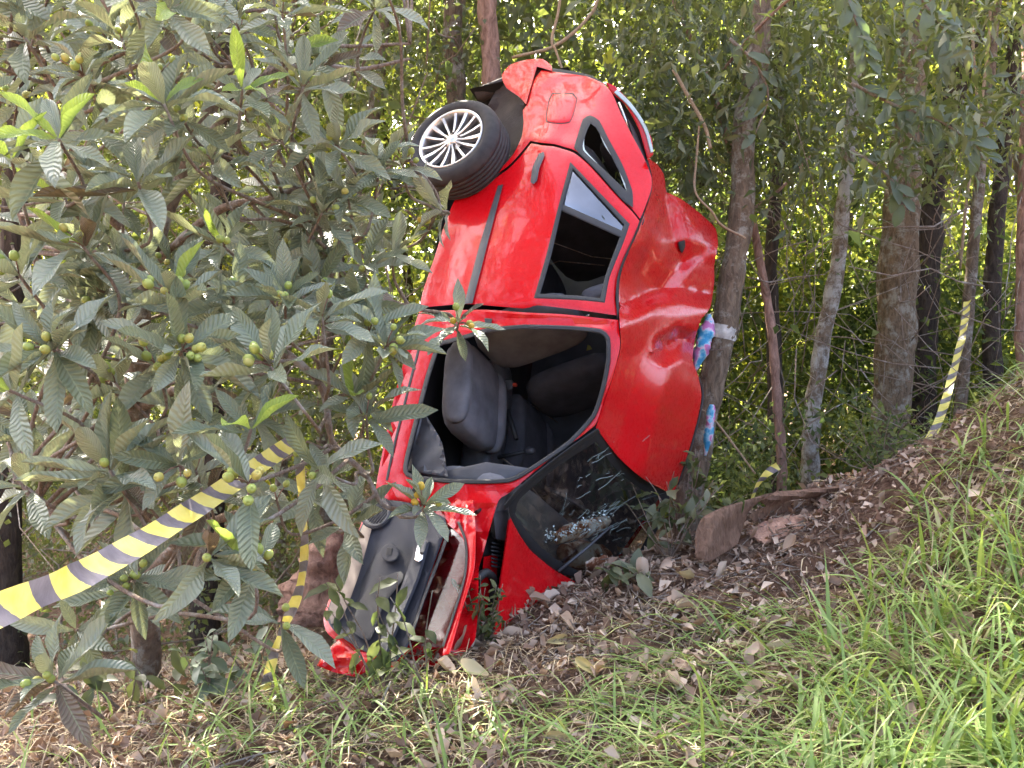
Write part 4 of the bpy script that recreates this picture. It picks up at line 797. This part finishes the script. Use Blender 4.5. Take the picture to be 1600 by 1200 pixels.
ros = [  # u, v, distance, leaves, leaf length, fruit, young leaves
 (255, 160, 2.9, 12, .21, 0, 3), (92, 218, 2.7, 11, .21, 0, 3), (130, 118, 3.0, 10, .19, 5, 0), (378, 140, 3.1, 9, .17, 0, 4), (452, 85, 3.5, 7, .22, 0, 1), (474, 135, 3.3, 11, .20, 2, 0), (216, 285, 2.9, 10, .22, 0, 0), (528, 228, 3.4, 11, .19, 4, 0), (262, 12, 3.0, 12, .20, 0, 1), (40, 60, 3.1, 10, .2, 0, 0),
 (130, 385, 2.8, 11, .21, 4, 1), (30, 430, 2.8, 10, .20, 5, 0), (268, 462, 2.8, 12, .21, 7, 1), (445, 465, 3.1, 12, .19, 4, 0), (285, 548, 2.7, 12, .20, 6, 0), (422, 572, 2.7, 13, .20, 8, 0), (80, 545, 2.6, 13, .20, 3, 0), (180, 598, 2.9, 8, .19, 6, 0), (172, 735, 2.6, 11, .21, 1, 0), (244, 572, 2.9, 5, .18, 6, 0),
 (392, 672, 2.6, 10, .19, 0, 2), (280, 728, 2.6, 10, .20, 3, 0), (195, 762, 2.7, 11, .20, 0, 0), (388, 755, 2.5, 11, .20, 6, 0), (330, 866, 2.5, 15, .19, 2, 0), (398, 884, 2.6, 13, .19, 6, 1), (208, 905, 2.9, 12, .20, 5, 0), (82, 1062, 2.7, 12, .22, 6, 0), (604, 540, 3.3, 12, .18, 6, 0), (660, 790, 3.5, 13, .17, 4, 0),
 (630, 258, 3.7, 6, .17, 6, 0), (690, 330, 3.8, 9, .19, 2, 0), (716, 505, 3.8, 9, .18, 4, 0), (545, 815, 3.6, 10, .20, 0, 0), (552, 620, 3.4, 9, .19, 0, 2), (612, 400, 3.8, 8, .18, 0, 0), (15, 610, 2.5, 9, .20, 0, 3), (18, 250, 2.7, 8, .2, 0, 2), (350, 385, 3.2, 9, .19, 2, 1), (330, 250, 3.2, 10, .2, 2, 0), (505, 330, 3.5, 10, .19, 2, 0), (480, 690, 3.3, 8, .19, 1, 0), (40, 760, 2.9, 7, .21, 0, 0), (120, 985, 3.2, 6, .2, 0, 0), (190, 60, 3.3, 9, .2, 3, 0), (330, 60, 3.5, 9, .2, 0, 0), (440, 220, 3.3, 10, .19, 0, 0), (100, 310, 3.0, 9, .2, 0, 1), (200, 430, 3.1, 9, .2, 0, 0), (365, 500, 3.2, 9, .19, 0, 0), (135, 480, 3.2, 8, .2, 0, 0), (560, 480, 3.6, 8, .18, 0, 0)]
rl = np.random.default_rng(5); nmain = len(ros)
for k in range(150):
    u, v = rl.uniform(-60, 620), rl.uniform(-60, 980)
    if u > 640 - max(0, v - 300) * .15 or (v > 720 and u < 160) or (v > 800 and rl.uniform() < .5): continue
    ros.append((u, v, rl.uniform(3.0, 4.5), int(rl.integers(7, 11)), .20, int(rl.integers(0, 3)), 0))
for k in range(120):      # tree top above the picture, added to darken the car's reflections
    p = np.array([rl.uniform(-4.4, -.5), rl.uniform(3.7, 5.6), rl.uniform(3.7, 6.0)]); uu, vv = TOPX(p); ros.append((float(uu), float(vv), float(p[1]), 9, .21, 0, 0))
leaves = []; fruits = []; twigs = []
limb_def = [[(230, 1100, 4.9), (225, 900, 4.6), (215, 640, 4.3), (230, 420, 4.1), (300, 240, 4.1), (380, 60, 4.2)], [(225, 900, 4.6), (320, 820, 4.1), (430, 800, 3.9), (520, 830, 3.8)], [(215, 640, 4.3), (310, 590, 3.9), (420, 530, 3.7), (560, 450, 3.7)], [(230, 420, 4.1), (340, 330, 3.9), (420, 310, 3.8), (490, 285, 3.8)], [(300, 240, 4.1), (400, 130, 4.0), (470, 100, 4.0), (560, 108, 4.1), (640, 92, 4.2)], [(400, 130, 4.0), (470, 76, 4.1), (560, 72, 4.2), (640, 68, 4.3)],
  [(215, 640, 4.3), (120, 560, 3.8), (60, 420, 3.5), (20, 300, 3.4)], [(230, 420, 4.1), (150, 300, 3.7), (90, 180, 3.5), (60, 60, 3.5)], [(320, 820, 4.1), (300, 900, 3.6), (200, 960, 3.4), (90, 1040, 3.2)], [(420, 530, 3.7), (500, 600, 3.6), (520, 690, 3.6), (570, 740, 3.6), (600, 790, 3.6), (648, 796, 3.55)], [(490, 285, 3.8), (560, 265, 3.85), (640, 250, 3.8)], [(560, 450, 3.7), (640, 480, 3.8), (700, 490, 3.85)], [(640, 250, 3.8), (680, 300, 3.85), (690, 335, 3.85)], [(25, 745, 3.2), (70, 800, 3.2), (110, 838, 3.3), (140, 830, 3.4)], [(490, 285, 3.8), (500, 360, 3.75), (540, 430, 3.75)], [(380, 60, 4.2), (320, -150, 4.1), (200, -420, 4.0), (100, -700, 4.0)], [(300, 240, 4.1), (120, -60, 4.0), (-200, -300, 4.0), (-500, -600, 4.0)]]
limb_pts = []
for k, L in enumerate(limb_def):
    P = catmull(np.array([PX(*p) for p in L]), 10)
    if k == 0: P[0, 2] = float(ground(P[0, 0], P[0, 1])) - .1
    r0, r1 = [(.075, .02), (.026, .010), (.022, .008), (.02, .008), (.018, .007), (.014, .006), (.022, .008), (.022, .008), (.018, .007), (.016, .007), (.012, .006), (.011, .006), (.009, .005), (.010, .006), (.009, .005), (.03, .01), (.03, .01)][k]
    tube('trunk' if k == 0 else 'branch', P, np.linspace(r0, r1, len(P)), M['bark_twig'] if k else M['bark_grey'], lq, n=9, rough=.10, seed=k, scale=.1); limb_pts.append(P)
limb_pts = np.vstack(limb_pts)
for k, (u, v, Y, n, ll, nf, ny) in enumerate(ros):
    c = PX(u, v, Y); A = unit(np.array([rl.normal(0, .32), -.68 + rl.normal(0, .22), .55 + rl.normal(0, .25)])); e1 = unit(np.cross(A, [.3, .1, 1])); e2 = np.cross(A, e1); ph = rl.uniform(0, 6.28)
    for j in range(n):
        f = ph + j * 2.39996; el = math.radians(34 + 58 * (j + .5) / n + rl.normal(0, 9)); d = math.cos(el) * A + math.sin(el) * (math.cos(f) * e1 + math.sin(f) * e2); d = unit(d + np.array([0, 0, -.07]))
        nn = A + .25 * rl.normal(0, 1, 3) + np.array([0, 0, .3]); kind = 'loquat_young' if j < ny else ('loquat_dry' if rl.uniform() < .035 else 'loquat'); s = 1.12 * ll * rl.uniform(.65, 1.18) * (1.0 if j > 2 else .85)
        leaves.append((s / Y, c + d * .012 - A * .03 * j / n, d, nn, s, kind, k < nmain))
    for j in range(nf):
        f = rl.uniform(0, 6.28); q = c + A * rl.uniform(.02, .075) + (math.cos(f) * e1 + math.sin(f) * e2) * rl.uniform(.012, .05) + np.array([0, 0, -.012]); fruits.append((q, unit(q - c + A * .02), c, kind, u))
    i = np.argmin(np.linalg.norm(limb_pts - (c - A * .25), axis=1)); q = limb_pts[i]; mid = c - A * min(.22, .5 * np.linalg.norm(q - c)); twigs.append((np.array([q, (q + mid) / 2 + rl.normal(0, .02, 3), mid, c]), k))
TAPE = [(-60, 978, 1.50), (0, 951, 1.6), (150, 885, 1.95), (250, 830, 2.35), (330, 768, 2.75), (400, 715, 3.15), (440, 692, 3.35), (468, 684, 3.50)]
HANG = [(468, 684, 3.5), (476, 780, 3.54), (478, 850, 3.6), (446, 975, 3.9)]
def clear_of_tape(t):
    q = t[1] + t[2] * t[4] * np.array([[.15], [.4], [.65], [.9]]); u_, v_ = TOPX(q); L1 = [p[:2] for p in TAPE]; ty = np.interp(u_, [p[0] for p in TAPE], [p[2] for p in TAPE])
    hit = ((linedist(u_, v_, L1) < np.where(u_ < 250, 62, 40)) & (q[:, 1] < ty + .05)) | ((linedist(u_, v_, [p[:2] for p in HANG]) < 26) & (q[:, 1] < 3.6))
    return not hit.any() or ((330 < u_.mean() < 400 or u_.mean() > 455) and rl.uniform() < .35)
leaves = [t for t in leaves if clear_of_tape(t)]
leaves.sort(key=lambda t: -(t[0] + (10 if t[6] else 0)))
for s_, p, d, nn, s, kind, m in leaves[:300]:
    Mx = Matrix(frames(d, nn).tolist()).to_4x4(); Mx.translation = Vector(p); place('leaf', lq_me[kind][int(rl.integers(0, 4))], Mx @ Matrix.Scale(s, 4), lq)
for kind in ('loquat', 'loquat_young', 'loquat_dry'):
    R_ = [t for t in leaves[300:] if t[5] == kind]; out = []
    for q in range(3):
        Z = R_[q::3]
        if Z: out.append(scatter(lqT[q][0], lqT[q][1], frames(np.array([t[2] for t in Z]), np.array([t[3] for t in Z])), np.array([t[1] for t in Z]), np.array([t[4] for t in Z]), lqT[q][2]))
    if out: V, F, U = join_np(out); add({'loquat': 'foliage', 'loquat_young': 'young_foliage', 'loquat_dry': 'withered_foliage'}[kind], V, F, M[kind], lq, uv=U, kind='stuff')
for q, d, c, kind, u in fruits:
    Mx = Matrix(frames(d, np.array([.1, -.5, 1.0])).tolist()).to_4x4(); Mx.translation = Vector(q); ripe = 'fruit_ripe' if (630 < u < 730 and rl.uniform() < .6) else 'fruit'; place('fruit', fr_me[ripe], Mx @ Matrix.Scale(rl.uniform(.022, .030), 4), lq)
parts = [tube_geo(np.array([c, (c + q) / 2 + np.array([0, 0, .006]), q + d * .003]), .0022, 4) for q, d, c, _, _ in fruits]; V, F = merge(parts); add('fruit_stalks', V, F, M['bark_red'], lq, kind='stuff')
for L, k in twigs:
    if k < nmain: tube('twig', catmull(L, 5), np.linspace(.008, .0045, 16), M['bark_twig'], lq, n=6)
V, F = merge([tube_geo(catmull(L, 5), np.linspace(.008, .0045, 16), 5) for L, k in twigs if k >= nmain]); add('fine_twigs', V, F, M['bark_twig'], lq, kind='stuff')

# ------------------------------------------------------------------ hazard tapes
def tape(label, pts, width, twist, seed, cup=.1, per=.085):
    rr = np.random.default_rng(seed); P = catmull(np.array([PX(*p) for p in pts]), 14); n = len(P); T = unit(np.gradient(P, axis=0)); s = np.r_[0, np.cumsum(np.linalg.norm(np.diff(P, axis=0), axis=1))]
    tw = np.interp(np.linspace(0, 1, n), np.linspace(0, 1, len(twist)), twist); V, U = [], []
    for i in range(n):
        b = unit(np.cross(T[i], [0, 1, 0])); f = np.cross(T[i], b); wdir = b * math.cos(tw[i]) + f * math.sin(tw[i]); nd = np.cross(T[i], wdir)
        for j in range(5): c = (j - 2) / 2; V.append(P[i] + wdir * c * width / 2 + nd * (cup * width * (c * c - .5) + .06 * width * math.sin(s[i] * 17 + c * 2 + seed))); U.append((s[i] / per, j / 4))
    F = [(i * 5 + j, i * 5 + j + 1, i * 5 + j + 6, i * 5 + j + 5) for i in range(n - 1) for j in range(4)]
    return add('hazard_tape', V, F, M['tape'], uv=U, label=label, cat='barrier tape', group='yellow and black hazard tapes')
ht_ = empty('hazard_tape', PX(415, 1085, 4.15), 'yellow and black hazard tape stretched through the loquat and hanging down beside it', 'barrier tape', 'yellow and black hazard tapes')
def tape_part(pts, width, twist, seed, cup=.1, per=.085):
    o = tape('', pts, width, twist, seed, cup, per); m = o.data; Mw = Matrix.Translation(o.location); o.name = 'tape_run'
    for k in ('label', 'category', 'group'):
        if k in o: del o[k]
    o.parent = ht_; o.location = Vector(o.location) - WM[ht_].translation
tape_part([(-3775, 2720, .3), (-60, 980, 1.5), (220, 848, 2.15), (468, 684, 3.5)], .058, [0, .02, .05, .1, .15, .3, .45, .6], 1, per=.15)
tape_part([(466, 682, 3.50), (470, 720, 3.51), (474, 780, 3.54), (478, 850, 3.6), (470, 920, 3.75), (446, 975, 3.9), (434, 1010, 4.0), (422, 1050, 4.08), (412, 1088, 4.15)], .046, [1.1, .5, .9, .7, .3, .9, .2, .2], 2, .3, .15)
tape_part([(458, 683, 3.48), (463, 678, 3.5), (470, 682, 3.51), (466, 690, 3.51), (459, 688, 3.48)], .03, [.4, 1.2, .3], 3, .3, .15)
tape('striped hazard tape hanging slack down to the grassy bank beside the thickest trunk', [(1512, 470, 7.6), (1505, 520, 7.2), (1490, 580, 6.9), (1470, 650, 6.5), (1440, 710, 6.25), (1418, 742, 6.15)], .06, [1.3, 1.25, 1.1, .9, .7, .4], 4, per=.16)
tape('short yellow and white tape scrap poking up behind the brown palm sheath', [(1174, 780, 5.85), (1183, 758, 5.85), (1196, 742, 5.84), (1206, 734, 5.84), (1216, 728, 5.83)], .05, [.9, .7, .2, .1], 5)
tape('yellow tape end trailing under the curled palm sheath', [(1158, 810, 5.5), (1150, 830, 5.45), (1142, 848, 5.4), (1134, 862, 5.38)], .05, [.6, .9, .4], 6)

# ------------------------------------------------------------------ palm sheath, stump, cloth, litter
def sheath(name, label, pts, seed, mat, arc=(-.9, 1.3), cat='palm sheath'):
    P = catmull(np.array([PX(u, v, y) for u, v, y, w in pts]), 8); wv = np.interp(np.linspace(0, 1, len(P)), np.linspace(0, 1, len(pts)), [p[3] for p in pts]); T = unit(np.gradient(P, axis=0)); V = []; m = 13
    for i, p in enumerate(P):
        b = unit(np.cross(T[i], [0, 0, 1])); n_ = np.cross(b, T[i])
        for j in range(m): a_ = arc[0] + (arc[1] - arc[0]) * j / (m - 1); V.append(p + wv[i] * (-b * a_ * .95 + n_ * (math.cos(a_) - .6) * .75) + .004 * np.sin(i * .9 + j) + n_ * .012 * wv[i] / .1 * math.sin(j * 2.1 + i * .35))
    V = np.array(V); F = [(i * m + j, i * m + j + 1, (i + 1) * m + j + 1, (i + 1) * m + j) for i in range(len(P) - 1) for j in range(m - 1)]
    N_ = len(V); d = np.array([0, .012, -.012]); V2 = np.vstack([V, V + d]); F += [tuple(i + N_ for i in f[::-1]) for f in F]
    for i in range(len(P) - 1): F += [(i * m, (i + 1) * m, (i + 1) * m + N_, i * m + N_), (i * m + m - 1, i * m + m - 1 + N_, (i + 1) * m + m - 1 + N_, (i + 1) * m + m - 1)]
    return add(name, V2, F, mat, label=label, cat=cat)
shf = fld([(1088, 872, 5.08), (1096, 815, 5.12), (1140, 790, 5.22), (1196, 775, 5.42), (1150, 862, 5.18), (1170, 810, 5.36), (1300, 768, 5.62), (1420, 754, 5.85), (1290, 790, 5.6), (1400, 772, 5.8)], .001)
ps = empty('palm_sheath', PX(1120, 872, 5.12), 'large curled dry brown palm sheath lying along the soil bank', 'palm sheath')
panel('flap', [(1086, 872, C), (1087, 832), (1098, 808), (1128, 793), (1160, 783), (1196, 772), (1210, 770, C), (1186, 784), (1170, 800), (1160, 826), (1152, 850), (1128, 866), (1108, 880, C)], shf, M['sheath'], ps, rim=.025, step=6, dent=lambda u, v: tent(u, v, [(1100, 870), (1118, 815), (1190, 776)], 34, -.07) + .004 * np.sin(u * .9 + v * .25))
panel('blade', [(1184, 782, C), (1212, 768, C), (1262, 764), (1330, 757), (1400, 749), (1428, 748, C), (1412, 762), (1366, 771, C), (1300, 775), (1240, 781), (1200, 792, C)], shf, M['sheath'], ps, off=.02, rim=.035, step=6, dent=lambda u, v: tent(u, v, [(1190, 782), (1300, 765), (1420, 752)], 9, -.05) + .003 * np.sin(v * 1.4 + u * .1))
panel('inner_fold', [(1168, 806, C), (1210, 786), (1290, 778), (1352, 774, C), (1290, 790), (1230, 800), (1180, 815, C)], shf, M['sheath'], ps, off=.10, rim=.03, step=6)
panel('torn_tip', [(1348, 752, C), (1357, 748, C), (1354, 778), (1362, 796, C), (1350, 790), (1350, 770)], shf, M['sheath'], ps, off=-.04, rim=.015, step=5, edge=1)
sheath('palm_sheath', 'smaller pale pinkish palm sheath tucked under the curled brown sheath', [(1172, 842, 5.3, .08), (1215, 822, 5.4, .11), (1262, 812, 5.5, .08), (1290, 806, 5.55, .04)], 2, M['sheath2'], (-1.3, 1.0))
V, F = tube_geo(catmull(np.array([PX(u, v, 5.2) for u, v in [(508, 960), (514, 905), (520, 860), (516, 825)]]), 6), [.22] * 4 + list(np.linspace(.21, .05, 15)), 14, .25, 4, scale=.2); add('stump', V, F, M['bark_red'], label='rounded reddish-brown stump half hidden behind loquat leaves near the door', cat='stump')
clo = empty('printed_cloth', PX(1100, 575, 6.3), 'blue and pink printed cloth squeezed between crushed roof and leaning trunk', 'cloth')
for pts, w in [([(1108, 492, 6.25), (1104, 520, 6.22), (1095, 548, 6.2), (1086, 580, 6.2)], [.02, .05, .05, .012]), ([(1112, 632, 6.2), (1110, 655, 6.2), (1107, 680, 6.2), (1102, 712, 6.22)], [.015, .03, .03, .008])]:
    L = catmull(np.array([PX(*p) for p in pts]), 8); V, F = tube_geo(L, np.interp(np.linspace(0, 1, len(L)), np.linspace(0, 1, 4), w), 16, .16, 6, scale=.10); add('cloth_fold', V, F, M['cloth'], clo)
tp, tr = TREES[leaning['label']]; z0, z1 = PX(0, 530, 6.55)[2], PX(0, 509, 6.55)[2]; zz = np.linspace(z0, z1, 6)
L = np.stack([np.interp(zz, tp[:, 2], tp[:, k]) for k in range(3)], -1); V, F = tube_geo(L, np.interp(zz, tp[:, 2], tr) * 1.09, 16, .05, 1, cap=False, scale=.1); add('white_band', V, F, M['bandpaint'], leaning)
V, F = tube_geo(catmull(np.array([PX(1555, 765, 4.6), PX(1565, 760, 4.6), PX(1578, 758, 4.62), PX(1586, 752, 4.62)]), 5), list(np.linspace(.03, .06, 8)) + list(np.linspace(.06, .02, 8)), 10, .35, 5, scale=.06); add('plastic_scrap', V, F, M['white'], label='crumpled white plastic scrap in the grass on the bank', cat='litter')

# ------------------------------------------------------------------ small plants
sV, sF, sU = leaf_template(4, .6, .15, .1, lambda t: .5 * math.sin(math.pi * (t * .95 + .03)) ** .8, 4, cols=1)
def plant(name, label, base, h, n, size, mat, seed, nst=4, wide=.5, cat='plant', narrow=.45, group=None, gz=True):
    rr = np.random.default_rng(seed); b = np.asarray(base, float)
    if gz: b[2] = float(ground(b[0], b[1]))
    t = empty(name, b, label, cat, group); me = mesh_data('small_leaf', sV * np.array([narrow, 1, 1]), sF, mat, sU)
    for k in range(nst):
        d = unit(np.array([rr.normal(0, wide), rr.normal(0, wide * .6) - .1, 1])); pp = [b]
        for j in range(4): d = unit(d + rr.normal(0, .15, 3)); pp.append(pp[-1] + d * h * rr.uniform(.8, 1.1) / 4)
        L = catmull(np.array(pp), 4); tube('stem', L, np.linspace(.005, .002, len(L)), M['bark_twig'], t, n=5)
        for j in range(n // nst):
            i = int(rr.uniform(.25, 1) * (len(L) - 1)); dd_ = unit(rr.normal(0, 1, 3) + np.array([0, -.3, .1])); Mx = Matrix(frames(dd_, np.array([rr.normal(0, .3), -.5, 1])).tolist()).to_4x4(); Mx.translation = Vector(L[i]); place('leaf', me, Mx @ Matrix.Scale(size * rr.uniform(.6, 1.2), 4), t)
    return t
plant('sprig', 'leafy sprig growing in front of the open door trim', PX(600, 1046, 4.0), .55, 34, .11, M['leafA'], 1, 5, .45)
plant('sprig', 'thin sprig with bright leaves beside the hanging window frame', PX(668, 1030, 3.95), .50, 14, .09, M['leafA'], 2, 3, .5)
plant('low_bush', 'small dense green bush between the window frame and the bonnet', PX(748, 1010, 4.45), .34, 120, .05, M['leafA'], 3, 12, .35)
plant('leafy_shoot', 'leafy shoots crowding the far lower corner of the windscreen', PX(1046, 900, 5.3), .5, 50, .10, M['leafC'], 4, 7, .5)
plant('leafy_shoot', 'drooping leaves lying on the windscreen above the bonnet corner', PX(975, 935, 4.9), .20, 18, .14, M['leafC'], 5, 5, .8)
plant('leafy_shoot', 'leafy shoots between car roof edge and brown palm sheath', PX(1070, 870, 5.6), .6, 70, .09, M['leafA'], 6, 7, .5)
plant('seedling', 'broad low seedling leaves below the hanging hazard tape', PX(330, 1110, 4.2), .30, 30, .14, M['leafD'], 7, 5, .8)
plant('seedling', 'dark seedling leaves beside the loquat trunk', PX(200, 1120, 4.3), .34, 26, .15, M['leafC'], 8, 5, .8)
plant('fern_clump', 'feathery green clump on the bank before the thickest trunk', PX(1380, 742, 6.3), .42, 90, .09, M['leafA'], 9, 10, .7, narrow=.25)
plant('seedling', 'grey-leaved seedling at the foot of the tape under the loquat', PX(400, 1090, 4.35), .34, 20, .12, M['leafD'], 10, 4, .7)

# ------------------------------------------------------------------ fallen leaves, twigs, grass
def ground_points(n, seed, dens, umin=-600, umax=2400, vmin=480, vmax=1330):
    rr = np.random.default_rng(seed); x = rr.uniform(-4.2, 5.0, n * 12); y = rr.uniform(2.4, 6.9, n * 12); z = ground(x, y); u, v = TOPX(np.stack([x, y, z], -1))
    k = (u > umin) & (u < umax) & (v > vmin) & (v < vmax); k[k] &= rr.uniform(0, 1, k.sum()) < dens(u[k], v[k], x[k], y[k])
    i = np.where(k)[0][:n]; return np.stack([x[i], y[i], z[i]], -1), u[i], v[i], rr
def gnormal(P):
    e = .04; gx = (ground(P[:, 0] + e, P[:, 1]) - ground(P[:, 0] - e, P[:, 1])) / (2 * e); gy = (ground(P[:, 0], P[:, 1] + e) - ground(P[:, 0], P[:, 1] - e)) / (2 * e); return unit(np.stack([-gx, -gy, np.ones(len(P))], -1))
bare = lambda u, v, x, y: np.clip(1 - linedist(u, v, [(820, 990), (1000, 960), (1150, 880), (1300, 830)]) / 95, 0, 1)
ltV = [np.array([(0, 0, 0), (-.5, .4, c1), (.5, .45, c2), (0, .5, 0), (.06, 1, c3)]) for c1, c2, c3 in ((.55, .2, .35), (.1, .7, .5), (.45, .5, -.3))]
P, u, v, rr = ground_points(23000, 51, lambda u, v, x, y: .55 + .45 * bare(u, v, x, y)); n = len(P); gn = gnormal(P); out = []
for q in range(3):
    s = slice(q, None, 3); m = len(P[s]); L = rr.uniform(.012, .06, m) * np.where(rr.uniform(0, 1, m) < .15, 1.5, 1); d = rr.normal(0, 1, (m, 3)); R = frames(d - gn[s] * (d * gn[s]).sum(-1, keepdims=True) + gn[s] * rr.normal(0, .25, (m, 1)), gn[s] + rr.normal(0, .6, (m, 3)))
    out.append(scatter(ltV[q], T5F, R, P[s] + gn[s] * rr.uniform(.004, .03, (m, 1)), np.stack([L * rr.uniform(.18, .6, m), L, L], -1)))
V, F, _ = join_np(out); add('leaf_litter', V, F, M['litter'], kind='stuff', label='carpet of brown fallen leaf fragments on the bank')
P, u, v, rr = ground_points(3200, 52, lambda u, v, x, y: .35 + .5 * bare(u, v, x, y)); n = len(P); gn = gnormal(P); parts = []
tV, tF = tube_geo(np.array([(0, -.5, 0), (.03, -.15, .02), (-.02, .2, .0), (.02, .5, .03)]), [.014, .014, .012, .007], 4, cap=False); tF = np.array(tF)
d = rr.normal(0, 1, (n, 3)); R = frames(d - gn * (d * gn).sum(-1, keepdims=True) * .9, gn); S = rr.uniform(.06, .32, n); V, F, _ = scatter(tV, tF, R, P + gn * rr.uniform(.01, .035, (n, 1)), np.stack([np.clip(S * 1.0, .1, .5), S, np.clip(S, .1, .5)], -1)); add('fallen_twigs', V, F, M['bark_twig'], kind='stuff', label='scattered broken twigs on the soil bank')
# the larger pale leaves, each one a thing
plT = []
for k in range(5):
    V, F, U = leaf_template(8, (-1.1, -.7, 1.0, -1.5, .8)[k], (.5, .7, -.4, .3, .8)[k], .10, lambda t: .5 * math.sin(math.pi * (t * .95 + .03)) ** .75, 30 + k); plT.append(mesh_data('curled_leaf', V * np.array([(.5, .38, .6, .45, .34)[k], 1, 1]), F, M['pale' if k != 2 else 'litter'], U))
P, u, v, rr = ground_points(230, 53, lambda u, v, x, y: .25 + .75 * np.exp(-((v - 1000) / 110) ** 2 - ((u - 950) / 330) ** 2), 300, 1560, 800, 1195); gn = gnormal(P)
for k in range(len(P)):
    d = rr.normal(0, 1, 3); R = frames(d - gn[k] * (d @ gn[k]) * .85, gn[k] + rr.normal(0, .5, 3)); Mx = Matrix(R.tolist()).to_4x4(); Mx.translation = Vector(P[k] + gn[k] * .03)
    o = bpy.data.objects.new('fallen_leaf', plT[int(rr.integers(0, 5))]); o.matrix_world = Mx @ Matrix.Scale(rr.uniform(.06, .15), 4); link(o, None, 'dry curled fallen leaf lying loose on the litter of the bank', 'leaf', 'large dry leaves on the bank')
def blade_template(bend, seg=6):
    V, U = [], []
    for i in range(seg + 1):
        t = i / seg; a_ = bend * t; y = math.sin(a_) / bend; z = -(1 - math.cos(a_)) / bend; w = .5 * (1 - t ** 2.2) * (.55 + .9 * t * (1 - t) * 2) + .01
        V += [(-w, y, z + .010 * w), (0, y, z), (w, y, z + .010 * w)]; U += [(0, t), (.5, t), (1, t)]
    F = [(i * 3 + j, i * 3 + j + 1, i * 3 + j + 4, i * 3 + j + 3) for i in range(seg) for j in range(2)]; return np.array(V), np.array(F), np.array(U)
BT = [blade_template(b) for b in (.5, 1.1, 1.7, 2.3)]
BT3 = [blade_template(b, 3) for b in (.5, 1.0, 1.5, .8)]
def grass(name, label, n, dens, hgt, wid, upright, mat, seed, dirx=0.0, **kw):
    P, u, v, rr = ground_points(n, seed, dens, **kw); n = len(P); gn = gnormal(P); out = []
    for q in range(4):
        s = slice(q, None, 4); m = len(P[s]); a_ = rr.uniform(0, 6.28, m); hd = np.stack([np.cos(a_) + dirx, np.sin(a_), 0 * a_], -1); d = hd * rr.uniform(.15, .9, (m, 1)) + np.array([0, 0, 1]) * upright * rr.uniform(.5, 1.3, (m, 1)); nn = np.array([0, 0, 1]) - hd * .8 + rr.normal(0, .25, (m, 3))
        L = rr.uniform(hgt[0], hgt[1], m); w = rr.uniform(wid[0], wid[1], m); V, F, U = (BT3 if mat == 'straw' else BT)[q]; out.append(scatter(V, F, frames(d, nn), P[s] + np.array([0, 0, .015 if mat == 'straw' else .005]), np.stack([w, L, L], -1), U))
    V, F, U = join_np(out); return add(name, V, F, M[mat], kind='stuff', label=label, uv=U)
tall = [(1230, 1230), (1250, 1110), (1330, 960), (1400, 840), (1450, 745), (1530, 660), (1620, 570), (1760, 440), (2700, 300), (2700, 1400), (1230, 1400)]
d_tall = lambda u, v, x, y: pip(u, v, tall) * np.clip(.10 + (np.minimum(u, 1650) + v - 2200) / 480, .06, 1)
grass('tall_grass', 'tall green grass on the right of the bank', 3600, d_tall, (.16, .50), (.008, .021), .8, 'grass', 61, -.5)
grass('dead_grass_tufts', 'straw-coloured dead grass among the tall grass', 13000, lambda u, v, x, y: pip(u, v, tall) * .7 + .30 * (v > 1000), (.08, .28), (.002, .006), .20, 'straw', 62, -.6)
laid = [(930, 1120), (960, 1050), (1080, 965), (1250, 940), (1380, 960), (1300, 1100), (1250, 1240), (900, 1240)]
grass('straw_debris', 'thin straw fragments strewn over the leaf litter', 15000, lambda u, v, x, y: .3 + .6 * (v > 930), (.04, .18), (.003, .008), .16, 'straw', 67)
grass('flattened_grass', 'green grass pressed flat in the middle of the bank', 1300, lambda u, v, x, y: pip(u, v, laid) * .95, (.18, .50), (.008, .017), .42, 'grass', 63, -1.6)
low = [(230, 1240), (260, 1130), (420, 1085), (560, 1055), (700, 1065), (820, 1110), (1000, 1100), (1250, 1130), (1250, 1240)]
grass('short_grass', 'sparse short grass in front of the open car door', 1300, lambda u, v, x, y: pip(u, v, low) * .9, (.12, .40), (.007, .016), .5, 'grass', 64, .5)
grass('sparse_grass', 'single grass blades scattered over the leaf litter', 450, lambda u, v, x, y: (v > 960) * .4, (.10, .32), (.003, .008), .5, 'grass', 65)
grass('edge_grass', 'long grass blades rising at the foot of the loquat tree', 110, lambda u, v, x, y: (v > 1090) * (u < 620) * .8, (.18, .42), (.005, .012), 1.6, 'grass', 66)
